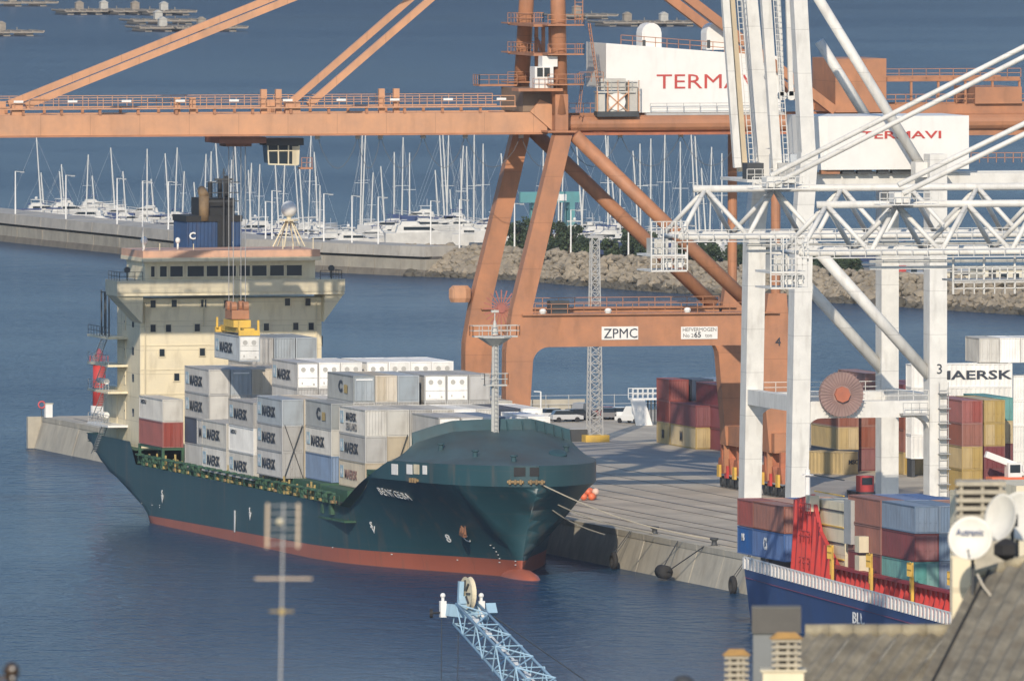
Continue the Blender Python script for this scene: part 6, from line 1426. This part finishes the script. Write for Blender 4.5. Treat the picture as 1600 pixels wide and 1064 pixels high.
# roof B: higher roof at the right
house2 = thing('corrugated_roof_house', 'house with steep mossy corrugated roof at the lower right corner', 'house', tuple(V((PD(1560,1000,DF).x,PD(1560,1000,DF).y,46))))
rB0 = PD(1527, 902, DF-2); slopeB = (PD(1436, 1080, DF-6)-rB0); lenB = slopeB.length+3; slopeB.normalize()
uB = (PD(1640, 868, DF-2.2)-rB0).normalized()
nB = uB.cross(slopeB).normalized(); nB = nB if nB.dot(CAM-rB0) > 0 else -nB
for k in range(5): corrugated(rB0+uB*(.84*k), uB, .835, slopeB, lenB+2, nB, .28, .07, 'roof_sheet', house2)
m = MB(); m.tube(rB0+uB*.24+nB*.09, rB0+uB*.24+slopeB*(lenB+2)+nB*.09, .02, n=6); m.build('verge_cable', black, house2)
for k in range(4): m = MB(); m.tube(rB0+uB*(.5*k)+nB*.04, rB0+uB*(.5*k+.49)+nB*.04, .09, .095, 10); m.build('ridge_tile', ridgem, house2, True)
m = MB(); w0 = V((rB0.x,rB0.y,0))+Fh*.15; m.prism([tuple(w0+U*.1+V((0,0,46))), tuple(w0+U*2.6+V((0,0,46))), tuple(w0+U*2.6+V((0,0,rB0.z-.02))), tuple(w0+U*.1+V((0,0,rB0.z-.3)))], Fh*5); m.build('wall', creamd, house2)
m = MB(); pts = [PD(x, y, DF-3.0) for x, y in ((1530,905),(1540,925),(1556,945),(1580,949),(1620,945))]
for a, b in zip(pts, pts[1:]): m.tube(a+nB*.1, b+nB*.1, .02, n=6)
m.build('loose_cable', mat('pale_cable',(.5,.46,.38)), house2)
# cream chimney under the dish
m = MB(); a = PD(1488, 880, DF-.5); b = PD(1523, 925, DF-.5)
def stackbox(x0, x1, y0, y1, D, depth):
    """upright box: top at y0, bottom at y1 in the picture, at distance D"""
    p = PD(x0, y0, D); q = PD(x1, y1, D); w_ = (q-p).dot(RT); zt_ = p.z; zb = q.z; o = V((p.x,p.y,0)); return o, w_, zb, zt_
def ubox(m, o, w_, z0, z1, depth, x0=0.):
    q = [o+U*x0, o+U*(x0+w_), o+U*(x0+w_)+Fh*depth, o+U*x0+Fh*depth]
    m.add([tuple(V((p.x,p.y,z))) for z in (z0,z1) for p in q], [(3,2,1,0),(4,5,6,7),(0,1,5,4),(1,2,6,5),(2,3,7,6),(3,0,4,7)])
o, w_, zb, zt = stackbox(1488, 1524, 872, 922, DF-1.2, .3)
t = thing('rendered_chimney', 'cream rendered chimney stub under the round satellite dish', 'chimney', tuple(V((o.x,o.y,zb))))
m = MB(); ubox(m, o, w_, zb-.9, zt, .4); m.build('shaft', cream, t); m = MB(); ubox(m, o, w_+.04, zt, zt+.04, .44, -.02); m.build('cap', creamd, t)
# louvred chimney pots
def louvred(x0, x1, y0, y1, D, n, label, tile=True, plinth=None, pole=None):
    o, w_, zb, zt = stackbox(x0, x1, y0, y1, D, 0); t = thing('louvred_chimney', label, 'chimney', tuple(V((o.x,o.y,zb))), 'chimneys with stacked concrete louvres')
    cm = mat('chimney_concrete', (.4,.36,.28), .9, var=.25, scale=4); h = (zt-zb)/n
    for k in range(n):
        m = MB(); z = zb+h*k; q0 = MB(); ubox(m, o, w_, z+h*.45, z+h*.95, w_); m.build('louvre', cm, t)
    m = MB()
    for x in (.06, w_*.5, w_-.06-.05):
        for dd in (.04, w_-.1): ubox(m, o+Fh*dd, .05, zb, zt, .06, x)
    m.build('posts', cm, t)
    m = MB(); ubox(m, o+Fh*.06, w_-.12, zb, zt-.01, w_-.12, .06); m.build('flue', mat('flue_black',(.03,.028,.025),.95), t)  # near-black box behind the louvres, seen through their gaps
    if tile:
        m = MB(); q = o-Fh*.03; m.add([tuple(V(((q+U*a+Fh*b).x,(q+U*a+Fh*b).y,z))) for a, b, z in ((-.03,0,zt),(w_+.03,0,zt),(w_+.03,w_+.06,zt),(-.03,w_+.06,zt),(w_*.2,w_*.4,zt+.1),(w_*.8,w_*.4,zt+.1))], [(0,1,5,4),(1,2,5),(2,3,4,5),(3,0,4),(3,2,1,0)]); m.build('tile_cap', mat('ochre_tile',(.42,.24,.07),.8,var=.3,scale=5), t)
    if plinth:
        o2, w2, z2, z3 = stackbox(plinth[0], plinth[1], plinth[2], plinth[2]+60, D-.02, 0); m = MB(); ubox(m, o2-Fh*.03, w2, zb-2.8, zb-.03, w2); m.build('plinth', cream, t); m = MB(); ubox(m, o2-Fh*.06, w2+.08, zb-.03, zb, w2+.06, -.04); m.build('plinth_slab', creamd, t)
    else:
        m = MB(); ubox(m, o+Fh*.02, w_-.04, zb-2.5, zb, w_-.04, .02); m.build('plinth', cm, t)
    return t
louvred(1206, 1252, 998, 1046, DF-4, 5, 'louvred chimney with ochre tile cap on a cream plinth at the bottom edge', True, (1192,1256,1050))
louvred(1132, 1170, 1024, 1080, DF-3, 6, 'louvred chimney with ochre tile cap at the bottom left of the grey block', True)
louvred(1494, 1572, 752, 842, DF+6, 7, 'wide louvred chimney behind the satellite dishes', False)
o, w_, zb, zt = stackbox(1175, 1238, 948, 1064, DF+2, 0); t = thing('grey_chimney_block', 'dark grey slatted chimney block left of the mossy roof', 'chimney', tuple(V((o.x,o.y,zb))))
gm = mat('grey_slats', (.13,.125,.115), .9, var=.15, scale=3); gb = mat('grey_render', (.2,.215,.22), .9, var=.1)
m = MB(); ubox(m, o+Fh*.05, w_+.06, zb-3, zt-.42, .5, .02); m.build('shaft', gb, t)
for k in range(9): m = MB(); ubox(m, o, w_+.14, zt-.42+.047*k, zt-.42+.047*k+.04, .62); m.build('slat', gm, t)
m = MB(); ubox(m, o+Fh*.04, w_+.06, zt-.42, zt-.01, .54, .04); m.build('core', darksteel, t)
# satellite dishes
dishm = mat('dish_paint', (.7,.68,.61), .5, var=.12, scale=3, streak=.3, sc2=3)
def dish(px, py, r_px, D, nrm, label, mark=None):
    c = PD(px, py, D); R_ = r_px*D/F; n_ = V(nrm).normalized(); t = thing('satellite_dish', label, 'satellite dish', tuple(c-V((0,0,R_*1.3))), 'satellite dishes on the roof')
    m = MB(); prof = [(max(.002, R_*k/8), .28*R_*(k/8)**2) for k in range(9)]; prof2 = [(r_, z-.02) for r_, z in prof]
    m.lathe(prof2+prof[::-1], c-n_*(.28*R_), 32, n_); rf = m.build('reflector', dishm, t, True)
    a = n_.cross(V((0,0,1))).normalized(); dn = a.cross(n_) if a.cross(n_).z < 0 else -a.cross(n_)
    m = MB(); m.tube(c+dn*R_*.95, c+dn*R_*.7+n_*R_*.5, .012, n=6); m.lathe([(.015,-.03),(.022,0),(.022,.04)], c+dn*R_*.68+n_*R_*.52, 8, -n_); m.build('feed_arm', steel, t)
    m = MB(); b = c-n_*(R_*.28+.16); m.tube(b, b-V((0,0,R_*2.6)), .03, n=8); m.box(b.x-.07,b.x+.07,b.y-.07,b.y+.07,b.z-.1,b.z+.1); m.build('mount', darksteel, t)
    if mark:
        Zt = n_; Xt = V((0,0,1)).cross(Zt).normalized(); Yt = Zt.cross(Xt); 
        text(mark, R_*.3, mat('blue_lettering',(.05,.1,.25)), t, c-Xt*R_*.66+Yt*R_*.14-Zt*(.1*R_)-t.location, (Xt,Yt,Zt), 'lettering', sx=.8)
to = (CAM-PD(1515,840,DF)).normalized()
dish(1516, 840, 35, DF-3.0, to-RT*.16+V((0,0,.25)), 'round white satellite dish facing the camera with blue lettering', 'Autronic')
dish(1562, 808, 38, DF-1.6, to-RT*1.25+V((0,0,.3)), 'white satellite dish turned to the left, seen at a slant')
dish(1600, 806, 40, DF-.4, to*.8+RT*.35+V((0,0,.2)), 'white satellite dish at the right edge behind the slanted one')
c = PD(1572, 858, DF-1.9); t = thing('aerial_junction_box', 'black box below the slanted satellite dish', 'box', tuple(c)); m = MB(); m.lathe([(.05,-.17),(.2,-.08),(.2,.08),(.05,.17)], c, 6, (0,0,1)); m.build('housing', black, t); m = MB(); m.tube(c-V((0,0,.15)), c-V((0,0,1.2)), .03, n=6); m.build('pole', darksteel, t)
# television aerial on its mast
c = PD(440, 900, DF-60); DA = DF-120
t = thing('television_aerial', 'blurred television aerial on a thin mast in front of the ship side', 'aerial', tuple(PD(438,1120,DA)))
m = MB(); m.tube(PD(437,1130,DA), PD(443,786,DA), .009, .008, 8); m.build('mast', steel, t)
alu = mat('weathered_aluminium', (.55,.5,.42), .5, .3)
for x0, x1 in ((418,420),(466,468)): m = MB(); m.bar(PD(x0,786,DA), PD(x0-1,856,DA), .02, .012); m.build('reflector_frame', mat('beige_plastic',(.6,.47,.33)), t)
for k in range(6): m = MB(); m.tube(PD(416,790+12*k,DA), PD(472,790+12*k,DA), .004, n=5); m.build('reflector_rod', steel, t)
m = MB(); q = PD(437,815,DA); m.sphere(q, .028, 10, 6); m.tube(q, q+(CAM-q).normalized()*.3, .008, n=6); m.build('dipole_box', creamd, t)
m = MB(); q = PD(442,904,DA); m.tube(q-RT*.23, q+RT*.24, .009, n=8); m.build('lower_element', mat('beige_plastic',(.6,.47,.33)), t)
m = MB(); q = PD(440,955,DA); m.tube(q-RT*.1, q+RT*.1, .007, n=8); m.box(q.x-.02,q.x+.02,q.y-.02,q.y+.02,q.z-.025,q.z+.025); m.build('mast_clamp', mat('brass',(.4,.3,.12)), t)
# aerial tips at the bottom edge
c = PD(18, 1047, DA); t = thing('ornamental_finial', 'dark finial with bright studs at the lower left corner', 'finial', tuple(PD(14,1100,DA))); m = MB(); m.lathe([(.03,-.3),(.04,-.07),(.065,-.03),(.07,.015),(.04,.06),(.01,.07)], c, 12); m.build('finial', mat('dark_bronze',(.07,.045,.03),.4,.4), t, True)
for z in (.03,-.09): m = MB(); m.sphere(c+V((0,0,z*.65))-Fh*.065+RT*.01, .014, 8, 6); m.build('stud', white2, t)
m = MB(); m.bar(c-RT*.3+V((0,0,-.11)), c+V((0,0,-.05)), .03); m.build('bracket', mat('dark_bronze',(.07,.045,.03)), t)
c = PD(1068, 1066, DF-20); t = thing('round_vent_cowl', 'dark round vent cowl just showing at the bottom edge', 'vent', tuple(c-V((0,0,1)))); m = MB(); m.lathe([(.1,-1.2),(.1,-.15),(.2,-.12),(.17,0),(.1,.07),(.01,.09)], c+V((0,0,.02)), 14); m.build('cowl', darksteel, t, True)

# ------------------------------------------------------------------ sea air between the hill and the harbour
hz = bpy.data.materials.new('sea_haze'); hz.use_nodes = True; n = hz.node_tree.nodes; n.remove(n['Principled BSDF'])
pv = n.new('ShaderNodeVolumePrincipled'); pv.inputs['Color'].default_value = (.9,.94,1,1); pv.inputs['Density'].default_value = 3e-5; pv.inputs['Anisotropy'].default_value = .2
hz.node_tree.links.new(pv.outputs[0], n['Material Output'].inputs['Volume'])
m = MB(); m.box(-12500,14500,-1950,9500,-8,900); o = m.build('haze', hz); o['kind'] = 'stuff'
